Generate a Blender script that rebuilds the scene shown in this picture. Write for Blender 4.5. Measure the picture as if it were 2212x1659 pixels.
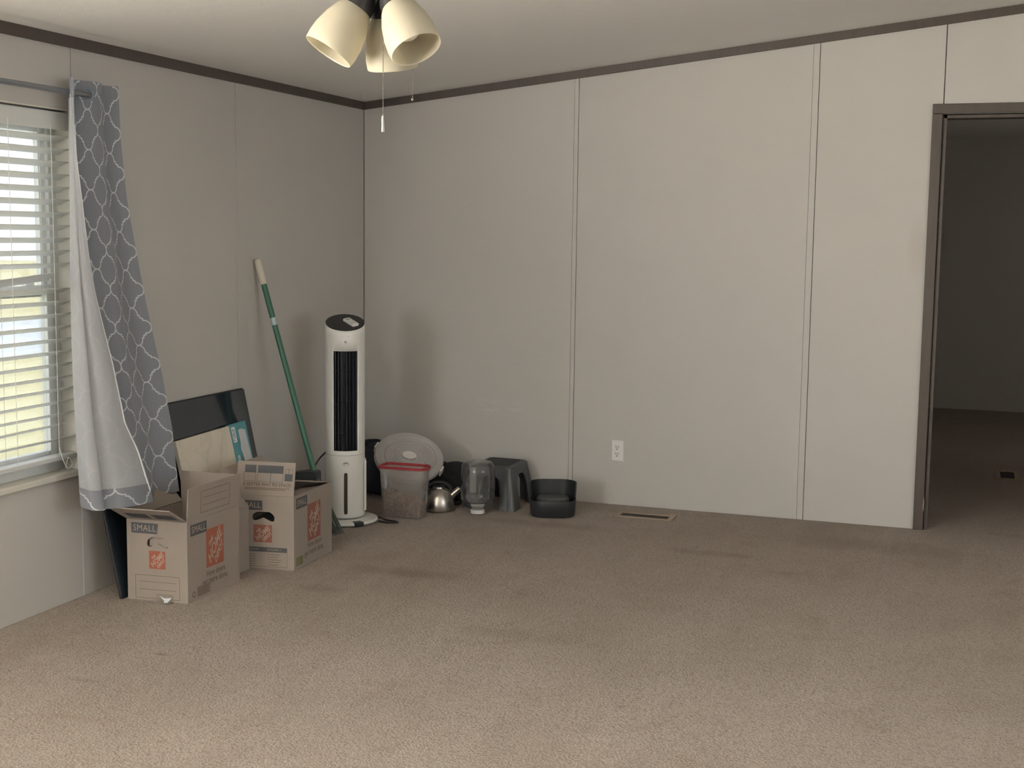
import bpy, bmesh, math, random
from mathutils import Vector, Matrix

random.seed(7)
PI = math.pi
SC = bpy.context.scene
COL = SC.collection
for o in list(bpy.data.objects):
    bpy.data.objects.remove(o, do_unlink=True)

# ------------------------------------------------------------------ camera
cam_data = bpy.data.cameras.new('camera')
cam_data.sensor_width = 36.0
cam_data.lens = 2835.7 / 2212.0 * 36.0
cam_data.clip_start = 0.05
cam_data.clip_end = 300
cam = bpy.data.objects.new('camera', cam_data)
COL.objects.link(cam)
_yaw, _pitch, _roll = 0.33627, 0.11411, 0.01248
_f = Vector((-math.sin(_yaw) * math.cos(_pitch), math.cos(_yaw) * math.cos(_pitch), -math.sin(_pitch)))
_r = Vector((math.cos(_yaw), math.sin(_yaw), 0))
_u = _r.cross(_f)
_r2 = _r * math.cos(_roll) + _u * math.sin(_roll)
_u2 = -_r * math.sin(_roll) + _u * math.cos(_roll)
cam.matrix_world = Matrix(((_r2.x, _u2.x, -_f.x, 3.209), (_r2.y, _u2.y, -_f.y, -6.655), (_r2.z, _u2.z, -_f.z, 1.4226), (0, 0, 0, 1)))
SC.camera = cam

# ------------------------------------------------------------------ world, sun, light
world = bpy.data.worlds.new('sky')
SC.world = world
world.use_nodes = True
bg = world.node_tree.nodes['Background']
bg.inputs[0].default_value = (0.88, 0.94, 1.0, 1)
bg.inputs[1].default_value = 3.2

sun_data = bpy.data.lights.new('sun', 'SUN')
sun_data.energy = 5.0
sun_data.angle = 0.01
sun_data.color = (1.0, 0.93, 0.82)
sun = bpy.data.objects.new('sun', sun_data)
COL.objects.link(sun)
sun.rotation_euler = Vector((-0.45, -0.35, -0.82)).to_track_quat('-Z', 'Y').to_euler()   # from over the house, so no sun falls through the windows


def portal(name, loc, rot, sx, sy):
    d = bpy.data.lights.new(name, 'AREA')
    d.shape = 'RECTANGLE'
    d.size, d.size_y = sx, sy
    d.cycles.is_portal = True
    o = bpy.data.objects.new(name, d)
    COL.objects.link(o)
    o.location, o.rotation_euler = loc, rot
    return o


portal('window_portal', (-0.14, -2.96, 1.18), (0, -PI / 2, 0), 1.36, 0.94)


def area_lamp(name, loc, rot, sx, sy, watts, col, spread=180):
    """daylight for window openings, and for added fill"""
    d = bpy.data.lights.new(name, 'AREA')
    d.shape = 'RECTANGLE'
    d.size, d.size_y = sx, sy
    d.energy = watts
    d.spread = math.radians(spread)
    d.color = col
    o = bpy.data.objects.new(name, d)
    COL.objects.link(o)
    o.location, o.rotation_euler = loc, rot
    return o


# second window of the low wall, nearer the photographer: cool skylight slanting down, warm light off the dry sunlit yard slanting up
SKYCOL, YARDCOL = (0.68, 0.85, 1.0), (1.0, 0.905, 0.73)
area_lamp('window_skylight', (-0.03, -5.95, 1.18), (0, -PI / 2 + math.radians(2), 0), 1.30, 1.55, 58, SKYCOL)
for k in range(4):
    area_lamp('window_yard_bounce', (-0.05, -5.95, 0.68 + 0.33 * k), (0, -PI / 2 - math.radians(48), 0), 0.30, 1.55, 104, YARDCOL, 170)
area_lamp('front_window_daylight', (0.36, -8.29, 1.25), (PI / 2, 0, 0), 0.60, 1.20, 44, (0.97, 0.97, 0.97))
area_lamp('added_side_fill', (6.78, -4.9, 1.35), (0, PI / 2, 0), 1.3, 2.9, 26, (0.82, 0.91, 1.0))  # added fill for the low wall, set in an unseen window
area_lamp('far_room_fill', (5.38, 2.6, 1.4), (0, PI / 2, 0), 1.0, 1.0, 5, (1.0, 0.92, 0.82))  # added lamp that brightens the doorway; no window stands behind it

SC.view_settings.view_transform = 'Standard'
SC.view_settings.look = 'None'
SC.view_settings.gamma = 1.0
SC.view_settings.exposure = -0.07
SC.view_settings.use_curve_mapping = False
SC.cycles.max_bounces = 7
SC.cycles.diffuse_bounces = 4
SC.cycles.use_adaptive_sampling = True
SC.cycles.adaptive_threshold = 0.15
SC.cycles.adaptive_min_samples = 16
SC.cycles.transparent_max_bounces = 14
SC.cycles.sample_clamp_indirect = 6.0
SC.cycles.use_denoising = True

# ------------------------------------------------------------------ node helpers


class NT:
    def __init__(self, mat):
        self.t = mat.node_tree
        self.n = self.t.nodes
        self.l = self.t.links

    def new(self, kind, **kw):
        n = self.n.new(kind)
        for k, v in kw.items():
            setattr(n, k, v)
        return n

    def put(self, sock, v):
        if v is None:
            return
        if hasattr(v, 'links'):
            self.l.new(v, sock)
        else:
            sock.default_value = v

    def m(self, op, a, b=None, c=None):
        n = self.new('ShaderNodeMath', operation=op)
        self.put(n.inputs[0], a)
        self.put(n.inputs[1], b)
        self.put(n.inputs[2], c)
        return n.outputs[0]

    def mix(self, fac, a, b):
        n = self.new('ShaderNodeMix', data_type='RGBA')
        self.put(n.inputs[0], fac)
        self.put(n.inputs[6], a)
        self.put(n.inputs[7], b)
        return n.outputs[2]

    def noise(self, vec, scale, detail=3.0, rough=0.55, dist=0.0):
        n = self.new('ShaderNodeTexNoise')
        self.put(n.inputs['Vector'], vec)
        n.inputs['Scale'].default_value = scale
        n.inputs['Detail'].default_value = detail
        n.inputs['Roughness'].default_value = rough
        n.inputs['Distortion'].default_value = dist
        return n.outputs[0]

    def ramp(self, fac, lo, hi):
        n = self.new('ShaderNodeMapRange')
        n.interpolation_type = 'SMOOTHSTEP'
        self.put(n.inputs[0], fac)
        n.inputs[1].default_value = lo
        n.inputs[2].default_value = hi
        return n.outputs[0]

    def coord(self, what='Object'):
        return self.new('ShaderNodeTexCoord').outputs[what]

    def scaled(self, vec, s):
        n = self.new('ShaderNodeMapping')
        self.put(n.inputs[0], vec)
        n.inputs[3].default_value = s
        return n.outputs[0]

    def bump(self, h, strength, dist):
        n = self.new('ShaderNodeBump')
        self.put(n.inputs['Height'], h)
        n.inputs['Strength'].default_value = strength
        n.inputs['Distance'].default_value = dist
        return n.outputs[0]


def c4(c):
    return (c[0], c[1], c[2], 1.0)


def blank(name):
    m = bpy.data.materials.new(name)
    m.use_nodes = True
    t = NT(m)
    return m, t, m.node_tree.nodes['Principled BSDF'], m.node_tree.nodes['Material Output']


def pmat(name, col, rough=0.6, var=0.08, scale=25.0, bump=0.0, bscale=None, metal=0.0, spec=None, coat=0.0, emit=None):
    m, t, p, out = blank(name)
    co = t.coord()
    n = t.noise(co, scale)
    c = t.mix(n, c4([x * (1 - var) for x in col]), c4([min(1, x * (1 + var)) for x in col]))
    t.put(p.inputs['Base Color'], c)
    p.inputs['Roughness'].default_value = rough
    p.inputs['Metallic'].default_value = metal
    if spec is not None:
        p.inputs['Specular IOR Level'].default_value = spec
    if coat:
        p.inputs['Coat Weight'].default_value = coat
        p.inputs['Coat Roughness'].default_value = 0.08
    if bump:
        t.put(p.inputs['Normal'], t.bump(t.noise(co, bscale or scale * 4), bump, 0.002))
    return m


def clear_mat(name, tint, frost=0.35, col=(0.75, 0.74, 0.73), gloss=0.08, rough=0.08):
    """thin see-through plastic or glass: transparent + a share of milky diffuse + reflection"""
    m, t, p, out = blank(name)
    t.n.remove(p)
    tr = t.new('ShaderNodeBsdfTransparent')
    tr.inputs[0].default_value = c4(tint)
    df = t.new('ShaderNodeBsdfDiffuse')
    nz = t.noise(t.coord(), 40)
    t.put(df.inputs[0], t.mix(nz, c4([x * 0.93 for x in col]), c4([min(1, x * 1.06) for x in col])))
    gl = t.new('ShaderNodeBsdfGlossy')
    gl.inputs['Roughness'].default_value = rough
    m1 = t.new('ShaderNodeMixShader')
    m1.inputs[0].default_value = frost
    t.l.new(tr.outputs[0], m1.inputs[1])
    t.l.new(df.outputs[0], m1.inputs[2])
    lw = t.new('ShaderNodeFresnel')
    lw.inputs[0].default_value = 1.45
    m2 = t.new('ShaderNodeMixShader')
    t.put(m2.inputs[0], t.m('MULTIPLY', lw.outputs[0], gloss * 12))
    t.l.new(m1.outputs[0], m2.inputs[1])
    t.l.new(gl.outputs[0], m2.inputs[2])
    t.l.new(m2.outputs[0], out.inputs[0])
    return m


# ------------------------------------------------------------------ mesh helpers


def finish(bm, smooth=False):
    bmesh.ops.recalc_face_normals(bm, faces=bm.faces)
    if smooth:
        for f in bm.faces:
            f.smooth = True
    return bm


def obj(name, bm, mat, parent=None, smooth=False, bevel=0.0, angle=35, seg=2, recalc=True):
    if isinstance(bm, bmesh.types.BMesh):
        if recalc:
            bmesh.ops.recalc_face_normals(bm, faces=bm.faces)
        me = bpy.data.meshes.new(name)
        bm.to_mesh(me)
        bm.free()
    else:
        me = bm
    if smooth:
        for p in me.polygons:
            p.use_smooth = True
        try:
            me.set_sharp_from_angle(angle=math.radians(angle))
        except Exception:
            pass
    if mat is not None and not me.materials:
        me.materials.append(mat)
    o = bpy.data.objects.new(name, me)
    COL.objects.link(o)
    if parent is not None:
        o.parent = parent
    if bevel:
        b = o.modifiers.new('bevel', 'BEVEL')
        b.width = bevel
        b.segments = seg
        b.limit_method = 'ANGLE'
        b.angle_limit = math.radians(40)
    return o


def thing(name, label, cat, loc=(0, 0, 0), rotz=0.0, group=None):
    o = bpy.data.objects.new(name, None)
    o.empty_display_size = 0.05
    COL.objects.link(o)
    o.location = loc
    o.rotation_euler = (0, 0, rotz)
    return tag(o, label, cat, group)


def tag(o, label, cat, group=None):
    o['label'] = label
    o['category'] = cat
    if group:
        o['group'] = group
    return o


def struct(o, label=None):
    o['kind'] = 'structure'
    if label:
        o['label'] = label
    return o


def B():
    return bmesh.new()


def box(bm, x0, x1, y0, y1, z0, z1, M=None):
    vs = [bm.verts.new(Vector(c)) for c in ((x0, y0, z0), (x1, y0, z0), (x1, y1, z0), (x0, y1, z0), (x0, y0, z1), (x1, y0, z1), (x1, y1, z1), (x0, y1, z1))]
    if M is not None:
        for v in vs:
            v.co = M @ v.co
    for f in ((0, 3, 2, 1), (4, 5, 6, 7), (0, 1, 5, 4), (1, 2, 6, 5), (2, 3, 7, 6), (3, 0, 4, 7)):
        bm.faces.new([vs[i] for i in f])
    return vs


def boxes(*args):
    bm = B()
    for a in args:
        box(bm, *a)
    return bm


def prism(bm, pts, a0, a1, axis='y', M=None):
    """extrude a 2D polygon: axis y -> pts are (x,z); x -> (y,z); z -> (x,y)"""
    def P(p, a):
        q = {'y': (p[0], a, p[1]), 'x': (a, p[0], p[1]), 'z': (p[0], p[1], a)}[axis]
        q = Vector(q)
        return M @ q if M is not None else q
    A = [bm.verts.new(P(p, a0)) for p in pts]
    Bv = [bm.verts.new(P(p, a1)) for p in pts]
    n = len(pts)
    bm.faces.new(A)
    bm.faces.new(Bv[::-1])
    for i in range(n):
        bm.faces.new((A[i], Bv[i], Bv[(i + 1) % n], A[(i + 1) % n]))
    return bm


def holed(bm, outer, hole, a0, a1, axis='y', M=None):
    """a plate with one hole cut through"""
    def P(p, a):
        q = Vector({'y': (p[0], a, p[1]), 'x': (a, p[0], p[1]), 'z': (p[0], p[1], a)}[axis])
        return M @ q if M is not None else q
    loops = []
    for a in (a0, a1):
        O = [bm.verts.new(P(p, a)) for p in outer]
        Hh = [bm.verts.new(P(p, a)) for p in hole]
        es = []
        for L in (O, Hh):
            for i in range(len(L)):
                es.append(bm.edges.new((L[i], L[(i + 1) % len(L)])))
        bmesh.ops.triangle_fill(bm, edges=es, use_beauty=True)
        loops.append((O, Hh))
    for k in (0, 1):
        L0, L1 = loops[0][k], loops[1][k]
        for i in range(len(L0)):
            j = (i + 1) % len(L0)
            bm.faces.new((L0[i], L0[j], L1[j], L1[i]))
    return bm


def lathe(bm, prof, n=32, M=None, sx=1.0, sy=1.0, cap0=True, cap1=True):
    rings = []
    for r, z in prof:
        if r < 1e-6:
            v = bm.verts.new(M @ Vector((0, 0, z)) if M is not None else (0, 0, z))
            rings.append([v])
        else:
            L = []
            for i in range(n):
                a = 2 * PI * i / n
                q = Vector((r * sx * math.cos(a), r * sy * math.sin(a), z))
                L.append(bm.verts.new(M @ q if M is not None else q))
            rings.append(L)
    for A, C in zip(rings, rings[1:]):
        if len(A) == 1 and len(C) == 1:
            continue
        for i in range(n):
            j = (i + 1) % n
            if len(A) == 1:
                bm.faces.new((A[0], C[i], C[j]))
            elif len(C) == 1:
                bm.faces.new((A[i], A[j], C[0]))
            else:
                bm.faces.new((A[i], A[j], C[j], C[i]))
    if cap0 and len(rings[0]) > 1:
        bm.faces.new(rings[0][::-1])
    if cap1 and len(rings[-1]) > 1:
        bm.faces.new(rings[-1])
    return bm


def tube(bm, pts, r, n=8, cap=True):
    pts = [Vector(p) for p in pts]
    rs = r if isinstance(r, (list, tuple)) else [r] * len(pts)
    rings = []
    prev = None
    for i, p in enumerate(pts):
        d = (pts[min(i + 1, len(pts) - 1)] - pts[max(i - 1, 0)]).normalized()
        if prev is None:
            a = d.orthogonal().normalized()
        else:
            a = (prev - d * prev.dot(d)).normalized()
        prev = a
        b = d.cross(a)
        rings.append([bm.verts.new(p + (a * math.cos(2 * PI * k / n) + b * math.sin(2 * PI * k / n)) * rs[i]) for k in range(n)])
    for A, C in zip(rings, rings[1:]):
        for k in range(n):
            bm.faces.new((A[k], A[(k + 1) % n], C[(k + 1) % n], C[k]))
    if cap:
        bm.faces.new(rings[0][::-1])
        bm.faces.new(rings[-1])
    return bm


def spline(pts, k=8):
    """Catmull-Rom through points (tuples of any size)"""
    out = []
    P = [pts[0]] + list(pts) + [pts[-1]]
    for i in range(1, len(P) - 2):
        p0, p1, p2, p3 = P[i - 1], P[i], P[i + 1], P[i + 2]
        for j in range(k):
            t = j / k
            out.append(tuple(0.5 * (2 * b + (c - a) * t + (2 * a - 5 * b + 4 * c - d) * t * t + (-a + 3 * b - 3 * c + d) * t ** 3) for a, b, c, d in zip(p0, p1, p2, p3)))
    out.append(tuple(pts[-1]))
    return out


def rrect(x0, x1, y0, y1, r, n=5):
    out = []
    for cx, cy, a0 in ((x1 - r, y0 + r, -PI / 2), (x1 - r, y1 - r, 0), (x0 + r, y1 - r, PI / 2), (x0 + r, y0 + r, PI)):
        for i in range(n + 1):
            a = a0 + PI / 2 * i / n
            out.append((cx + r * math.cos(a), cy + r * math.sin(a)))
    return out


def interp(tab, x):
    if x <= tab[0][0]:
        return tab[0][1]
    for (a, va), (b, vb) in zip(tab, tab[1:]):
        if x <= b:
            return va + (vb - va) * (x - a) / (b - a)
    return tab[-1][1]


def text_mesh(body, size, M, bold=0.0, shear=0.0, align='CENTER', space=1.0):
    cu = bpy.data.curves.new('text', 'FONT')
    cu.body = body
    cu.size = size
    cu.align_x = align
    cu.align_y = 'CENTER'
    cu.offset = bold
    cu.shear = shear
    cu.space_character = space
    cu.resolution_u = 3
    o = bpy.data.objects.new('text', cu)
    COL.objects.link(o)
    bpy.context.view_layer.update()
    me = bpy.data.meshes.new_from_object(o.evaluated_get(bpy.context.evaluated_depsgraph_get()))
    bpy.data.objects.remove(o, do_unlink=True)
    bpy.data.curves.remove(cu)
    me.transform(M)
    me.materials.clear()
    return me


# ------------------------------------------------------------------ materials of the setting


def wall_material():
    m, t, p, out = blank('vinyl_wallboard')
    co = t.coord()
    fine = t.noise(co, 420, 2, 0.7)
    weave = t.noise(t.scaled(co, (260, 260, 60)), 1.0, 2, 0.6)
    big = t.noise(co, 1.3, 3, 0.6)
    c = t.mix(big, c4((0.545, 0.523, 0.497)), c4((0.600, 0.578, 0.550)))
    c = t.mix(t.m('MULTIPLY', weave, 0.35), c, c4((0.46, 0.43, 0.39)))
    # a scuffed pale smear low on the end wall and a grubby hand mark beside the doorway
    sep = t.new('ShaderNodeSeparateXYZ')
    t.put(sep.inputs[0], co)
    dx = t.m('DIVIDE', t.m('SUBTRACT', sep.outputs[0], 0.78), 0.20)
    dz = t.m('DIVIDE', t.m('SUBTRACT', sep.outputs[2], 0.49), 0.055)
    rr = t.m('SQRT', t.m('ADD', t.m('MULTIPLY', dx, dx), t.m('MULTIPLY', dz, dz)))
    streak = t.noise(t.scaled(co, (9, 9, 26)), 1.0, 4, 0.65, 0.6)
    sm = t.m('MULTIPLY', t.ramp(rr, 1.05, 0.25), t.ramp(streak, 0.47, 0.66))
    onback = t.ramp(sep.outputs[1], -0.05, -0.02)
    sm = t.m('MULTIPLY', t.m('MULTIPLY', sm, onback), 0.55)
    c = t.mix(sm, c, c4((0.74, 0.70, 0.63)))
    dx = t.m('DIVIDE', t.m('SUBTRACT', sep.outputs[0], 2.945), 0.05)
    dz = t.m('DIVIDE', t.m('SUBTRACT', sep.outputs[2], 1.37), 0.16)
    rr = t.m('SQRT', t.m('ADD', t.m('MULTIPLY', dx, dx), t.m('MULTIPLY', dz, dz)))
    sm = t.m('MULTIPLY', t.ramp(rr, 1.2, 0.1), t.m('MULTIPLY', onback, 0.22))
    c = t.mix(sm, c, c4((0.36, 0.29, 0.21)))
    t.put(p.inputs['Base Color'], c)
    p.inputs['Roughness'].default_value = 0.62
    p.inputs['Specular IOR Level'].default_value = 0.3
    t.put(p.inputs['Normal'], t.bump(t.m('ADD', fine, weave), 0.18, 0.0012))
    return m


def carpet_material():
    m, t, p, out = blank('beige_carpet')
    co = t.coord()
    v = t.new('ShaderNodeTexVoronoi')
    t.put(v.inputs['Vector'], co)
    v.inputs['Scale'].default_value = 115
    v.inputs['Randomness'].default_value = 1.0
    tuft = v.outputs['Distance']
    worm = t.noise(co, 95, 3, 0.6, 1.6)
    fine = t.noise(co, 260, 2, 0.6)
    med = t.noise(co, 4.2, 4, 0.62, 0.4)
    big = t.noise(co, 0.9, 3, 0.55, 0.3)
    base = t.mix(t.ramp(big, 0.30, 0.70), c4((0.365, 0.302, 0.252)), c4((0.440, 0.370, 0.316)))
    base = t.mix(t.m('MULTIPLY', t.ramp(med, 0.52, 0.74), 0.40), base, c4((0.315, 0.235, 0.168)))
    stain = t.noise(t.scaled(co, (1.6, 3.4, 1)), 1.0, 5, 0.65, 0.5)
    base = t.mix(t.m('MULTIPLY', t.ramp(stain, 0.60, 0.76), 0.55), base, c4((0.265, 0.185, 0.125)))
    # old spills and the worn patches by the wall and the doorway
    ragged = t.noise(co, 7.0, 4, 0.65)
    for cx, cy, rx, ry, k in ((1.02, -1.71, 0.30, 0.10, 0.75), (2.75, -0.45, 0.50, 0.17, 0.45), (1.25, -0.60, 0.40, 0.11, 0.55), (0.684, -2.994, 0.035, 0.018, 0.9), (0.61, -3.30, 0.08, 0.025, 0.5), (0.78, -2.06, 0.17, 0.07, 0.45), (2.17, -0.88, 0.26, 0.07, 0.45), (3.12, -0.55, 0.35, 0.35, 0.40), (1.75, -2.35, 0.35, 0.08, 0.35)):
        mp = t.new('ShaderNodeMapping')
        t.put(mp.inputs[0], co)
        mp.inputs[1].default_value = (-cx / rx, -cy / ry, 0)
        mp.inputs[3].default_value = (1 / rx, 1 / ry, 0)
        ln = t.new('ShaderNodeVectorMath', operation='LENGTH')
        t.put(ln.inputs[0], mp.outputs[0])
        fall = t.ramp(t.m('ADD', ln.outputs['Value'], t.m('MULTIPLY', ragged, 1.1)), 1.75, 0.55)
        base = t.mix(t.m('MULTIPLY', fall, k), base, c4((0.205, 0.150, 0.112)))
    # lanes left by the vacuum cleaner toward the doorway
    lane = t.noise(t.scaled(co, (4.6, 0.30, 1)), 1.0, 2, 0.5, 0.2)
    base = t.mix(t.m('MULTIPLY', t.ramp(lane, 0.50, 0.60), 0.16), base, c4((0.52, 0.45, 0.39)))
    spot = t.noise(co, 9.5, 2, 0.5)
    base = t.mix(t.m('MULTIPLY', t.ramp(spot, 0.71, 0.78), 0.5), base, c4((0.20, 0.15, 0.11)))
    base = t.mix(t.m('MULTIPLY', t.ramp(tuft, 0.35, 0.95), 0.45), base, c4((0.22, 0.165, 0.12)))
    base = t.mix(t.m('MULTIPLY', t.ramp(worm, 0.56, 0.36), 0.50), base, c4((0.25, 0.19, 0.14)))
    base = t.mix(t.m('MULTIPLY', t.ramp(fine, 0.58, 0.72), 0.35), base, c4((0.66, 0.57, 0.47)))
    t.put(p.inputs['Base Color'], base)
    p.inputs['Roughness'].default_value = 0.95
    p.inputs['Specular IOR Level'].default_value = 0.1
    p.inputs['Sheen Weight'].default_value = 0.15
    h = t.m('ADD', t.m('MULTIPLY', tuft, -1.0), t.m('ADD', t.m('MULTIPLY', worm, 1.4), t.m('ADD', t.m('MULTIPLY', fine, 0.5), t.m('MULTIPLY', med, 1.2))))
    t.put(p.inputs['Normal'], t.bump(h, 0.75, 0.009))
    return m


def ceiling_material():
    m, t, p, out = blank('textured_ceiling_board')
    co = t.coord()
    a = t.noise(co, 160, 3, 0.6)
    b = t.noise(co, 9, 4, 0.6)
    c = t.mix(t.noise(co, 1.1), c4((0.79, 0.775, 0.745)), c4((0.84, 0.825, 0.795)))
    t.put(p.inputs['Base Color'], c)
    p.inputs['Roughness'].default_value = 0.8
    t.put(p.inputs['Normal'], t.bump(t.m('ADD', t.m('MULTIPLY', a, 0.35), b), 0.30, 0.006))
    return m


def wood_trim_material():
    m, t, p, out = blank('dark_brown_trim')
    co = t.coord()
    n = t.noise(t.scaled(co, (30, 30, 3)), 1.0, 4, 0.6, 0.8)
    t.put(p.inputs['Base Color'], t.mix(n, c4((0.060, 0.046, 0.040)), c4((0.105, 0.082, 0.070))))
    p.inputs['Roughness'].default_value = 0.45
    return m


M_WALL = wall_material()
M_CARPET = carpet_material()
M_CEIL = ceiling_material()
M_TRIM = wood_trim_material()
M_SEAM = pmat('seam_strip_vinyl', (0.50, 0.455, 0.40), 0.6, 0.06, 60, 0.1, 300)
M_GAP = pmat('dark_seam_backing', (0.20, 0.175, 0.15), 0.9)
M_LIGHTSEAM = pmat('pale_seam_strip', (0.74, 0.70, 0.65), 0.5, 0.05)
M_VINYL = pmat('white_vinyl_frame', (0.80, 0.81, 0.80), 0.35, 0.04, 12)
M_GLASS = clear_mat('window_glass', (0.98, 0.99, 0.99), 0.0, gloss=0.06, rough=0.02)

SL = 0.1118          # slope of the vaulted ceiling
HL = 2.128           # height of the low (window) wall


def ceil_z(x):
    return HL + SL * x if x <= 4.3 else HL + SL * (8.6 - x)


# ------------------------------------------------------------------ the room
XR, YF = 6.8, -8.3            # far side of the room and the wall behind the photographer
DX0, DX1, DZ = 3.033, 3.84, 2.012    # doorway in the end wall
WY0, WY1, WZ0, WZ1 = -3.43, -2.497, 0.50, 1.86   # window in the low wall

fl = obj('floor', boxes((-0.1, XR + 0.1, YF - 0.1, 5.2, -0.12, 0.0)), M_CARPET)
struct(fl, 'worn beige carpet with darker traffic stains')

bm = B()
prism(bm, [(-0.12, HL - SL * 0.12), (4.3, ceil_z(4.3)), (XR + 0.12, ceil_z(XR + 0.12)), (XR + 0.12, ceil_z(XR) + 0.22), (4.3, ceil_z(4.3) + 0.16), (-0.12, HL + 0.14)], YF - 0.12, 0.12, 'y')
struct(obj('ceiling', bm, M_CEIL), 'pale textured vaulted ceiling sloping up from the window wall')

# end wall, with the doorway: framing behind, wallboard panels and seam strips in front
YB = 0.012
bm = B()
prism(bm, [(-0.1, 0), (DX0, 0), (DX0, ceil_z(DX0)), (-0.1, ceil_z(-0.1))], YB, 0.11)
prism(bm, [(DX0, DZ), (DX1, DZ), (DX1, ceil_z(DX1)), (DX0, ceil_z(DX0))], YB, 0.11)
prism(bm, [(DX1, 0), (XR, 0), (XR, ceil_z(XR)), (4.3, ceil_z(4.3)), (DX1, ceil_z(DX1))], YB, 0.11)
wall_back = struct(obj('wall_back', bm, M_GAP), 'beige panelled end wall with a doorway')


def back_panel(x0, x1, z0=0.0):
    b = prism(B(), [(x0, z0), (x1, z0), (x1, ceil_z(x1) + 0.0), (x0, ceil_z(x0) + 0.0)], 0.0, YB)
    return obj('panel', b, M_WALL, wall_back, bevel=0.0015)


back_panel(0.002, 1.2080)
back_panel(1.2325, 2.4195)
back_panel(2.4528, 3.0325)
back_panel(3.0365, DX1, DZ)
back_panel(DX1 + 0.002, 4.3)
obj('panel', prism(B(), [(4.302, 0), (XR, 0), (XR, ceil_z(XR)), (4.302, ceil_z(4.302))], 0.0, YB), M_WALL, wall_back)
for x0, x1 in ((1.2090, 1.2305), (2.4205, 2.4500)):
    obj('seam_strip', prism(B(), [(x0, 0), (x1, 0), (x1, ceil_z(x1)), (x0, ceil_z(x0))], -0.001, YB), M_WALL, wall_back, bevel=0.0012)

# window wall
XB = -0.012
bm = B()
VY0, VY1 = -6.77, -5.13        # second window, nearer the photographer
for a in ((-0.12, XB, YF - 0.1, VY0, 0, HL), (-0.12, XB, VY1, WY0, 0, HL), (-0.12, XB, VY0, VY1, 0, WZ0 - 0.03), (-0.12, XB, VY0, VY1, WZ1, HL), (-0.12, XB, WY1, 0.11, 0, HL), (-0.12, XB, WY0, WY1, 0, WZ0 - 0.03), (-0.12, XB, WY0, WY1, WZ1, HL)):
    box(bm, *a)
wall_left = struct(obj('wall_left', bm, M_GAP), 'low beige panelled wall holding the window')


def left_panel(y0, y1, z0=0.0, z1=HL):
    return obj('panel', boxes((XB, 0.0, y0, y1, z0, z1)), M_WALL, wall_left, bevel=0.0015)


left_panel(-1.3365, -0.001)
left_panel(-2.4930, -1.3395)
left_panel(WY0 - 0.002, -2.4970, 0, 0.478)
left_panel(WY0 - 0.002, -2.4970, WZ1, HL)
left_panel(-3.652, WY0 - 0.004)
left_panel(VY1 + 0.001, -3.655)
left_panel(VY0, VY1 - 0.001, 0, WZ0 - 0.02)
left_panel(VY0, VY1 - 0.001, WZ1, HL)
left_panel(YF, VY0 - 0.002)
obj('seam_strip', boxes((XB, 0.0008, -2.4968, -2.4932, 0, 0.478)), M_LIGHTSEAM, wall_left)

# wall behind the photographer and the far side wall
GX0, GX1, GZ0, GZ1 = 0.04, 0.68, 0.63, 1.87
bm = B()
for a in ((-0.1, GX0, YF - 0.12, YF, 0, ceil_z(0)), (GX0, GX1, YF - 0.12, YF, 0, GZ0), (GX0, GX1, YF - 0.12, YF, GZ1, ceil_z(GX0))):
    box(bm, *a)
prism(bm, [(GX1, 0), (XR, 0), (XR, ceil_z(XR)), (4.3, ceil_z(4.3)), (GX1, ceil_z(GX1))], YF - 0.12, YF)
struct(obj('wall_front', bm, M_WALL))
w4 = struct(obj('window_4', boxes((GX0, GX0 + 0.03, YF - 0.1, YF - 0.03, GZ0, GZ1), (GX1 - 0.03, GX1, YF - 0.1, YF - 0.03, GZ0, GZ1), (GX0, GX1, YF - 0.1, YF - 0.03, GZ0, GZ0 + 0.03), (GX0, GX1, YF - 0.1, YF - 0.03, GZ1 - 0.03, GZ1)), M_VINYL))
obj('pane', boxes((GX0 + 0.03, GX1 - 0.03, YF - 0.067, YF - 0.063, GZ0 + 0.03, GZ1 - 0.03)), M_GLASS, w4)
struct(obj('wall_right', boxes((XR, XR + 0.12, YF - 0.1, -6.4, 0, 2.4), (XR, XR + 0.12, -3.4, 0.11, 0, 2.4), (XR, XR + 0.12, -6.4, -3.4, 0, 0.65), (XR, XR + 0.12, -6.4, -3.4, 2.05, 2.4)), M_WALL))
w3 = struct(obj('added_side_window', boxes((XR + 0.03, XR + 0.1, -6.4, -6.35, 0.65, 2.05), (XR + 0.03, XR + 0.1, -3.45, -3.4, 0.65, 2.05), (XR + 0.03, XR + 0.1, -6.4, -3.4, 0.65, 0.70), (XR + 0.03, XR + 0.1, -6.4, -3.4, 2.0, 2.05)), M_VINYL))  # unseen window, added to carry the side fill lamp
obj('pane', boxes((XR + 0.06, XR + 0.064, -6.35, -3.45, 0.70, 2.0)), M_GLASS, w3)
w2 = struct(obj('window_2', boxes((-0.12, -0.07, VY0, VY0 + 0.05, WZ0, WZ1), (-0.12, -0.07, VY1 - 0.05, VY1, WZ0, WZ1), (-0.12, -0.07, VY0, VY1, WZ0, WZ0 + 0.05), (-0.12, -0.07, VY0, VY1, WZ1 - 0.05, WZ1)), M_VINYL))
obj('pane', boxes((-0.097, -0.093, VY0 + 0.05, VY1 - 0.05, WZ0 + 0.05, WZ1 - 0.05)), M_GLASS, w2)
# the unlit room beyond the doorway
bm = boxes((2.2, 2.3, 0.11, 5.0, 0, 2.3), (5.4, 5.5, 0.11, 5.0, 0, 2.3), (2.2, 5.5, 4.95, 5.05, 0, 2.3))
struct(obj('wall_beyond', bm, M_WALL), 'dim wall of the unlit room beyond the doorway')
struct(obj('ceiling_beyond', boxes((2.2, 5.5, 0.11, 5.05, 2.25, 2.35)), M_CEIL))

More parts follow.
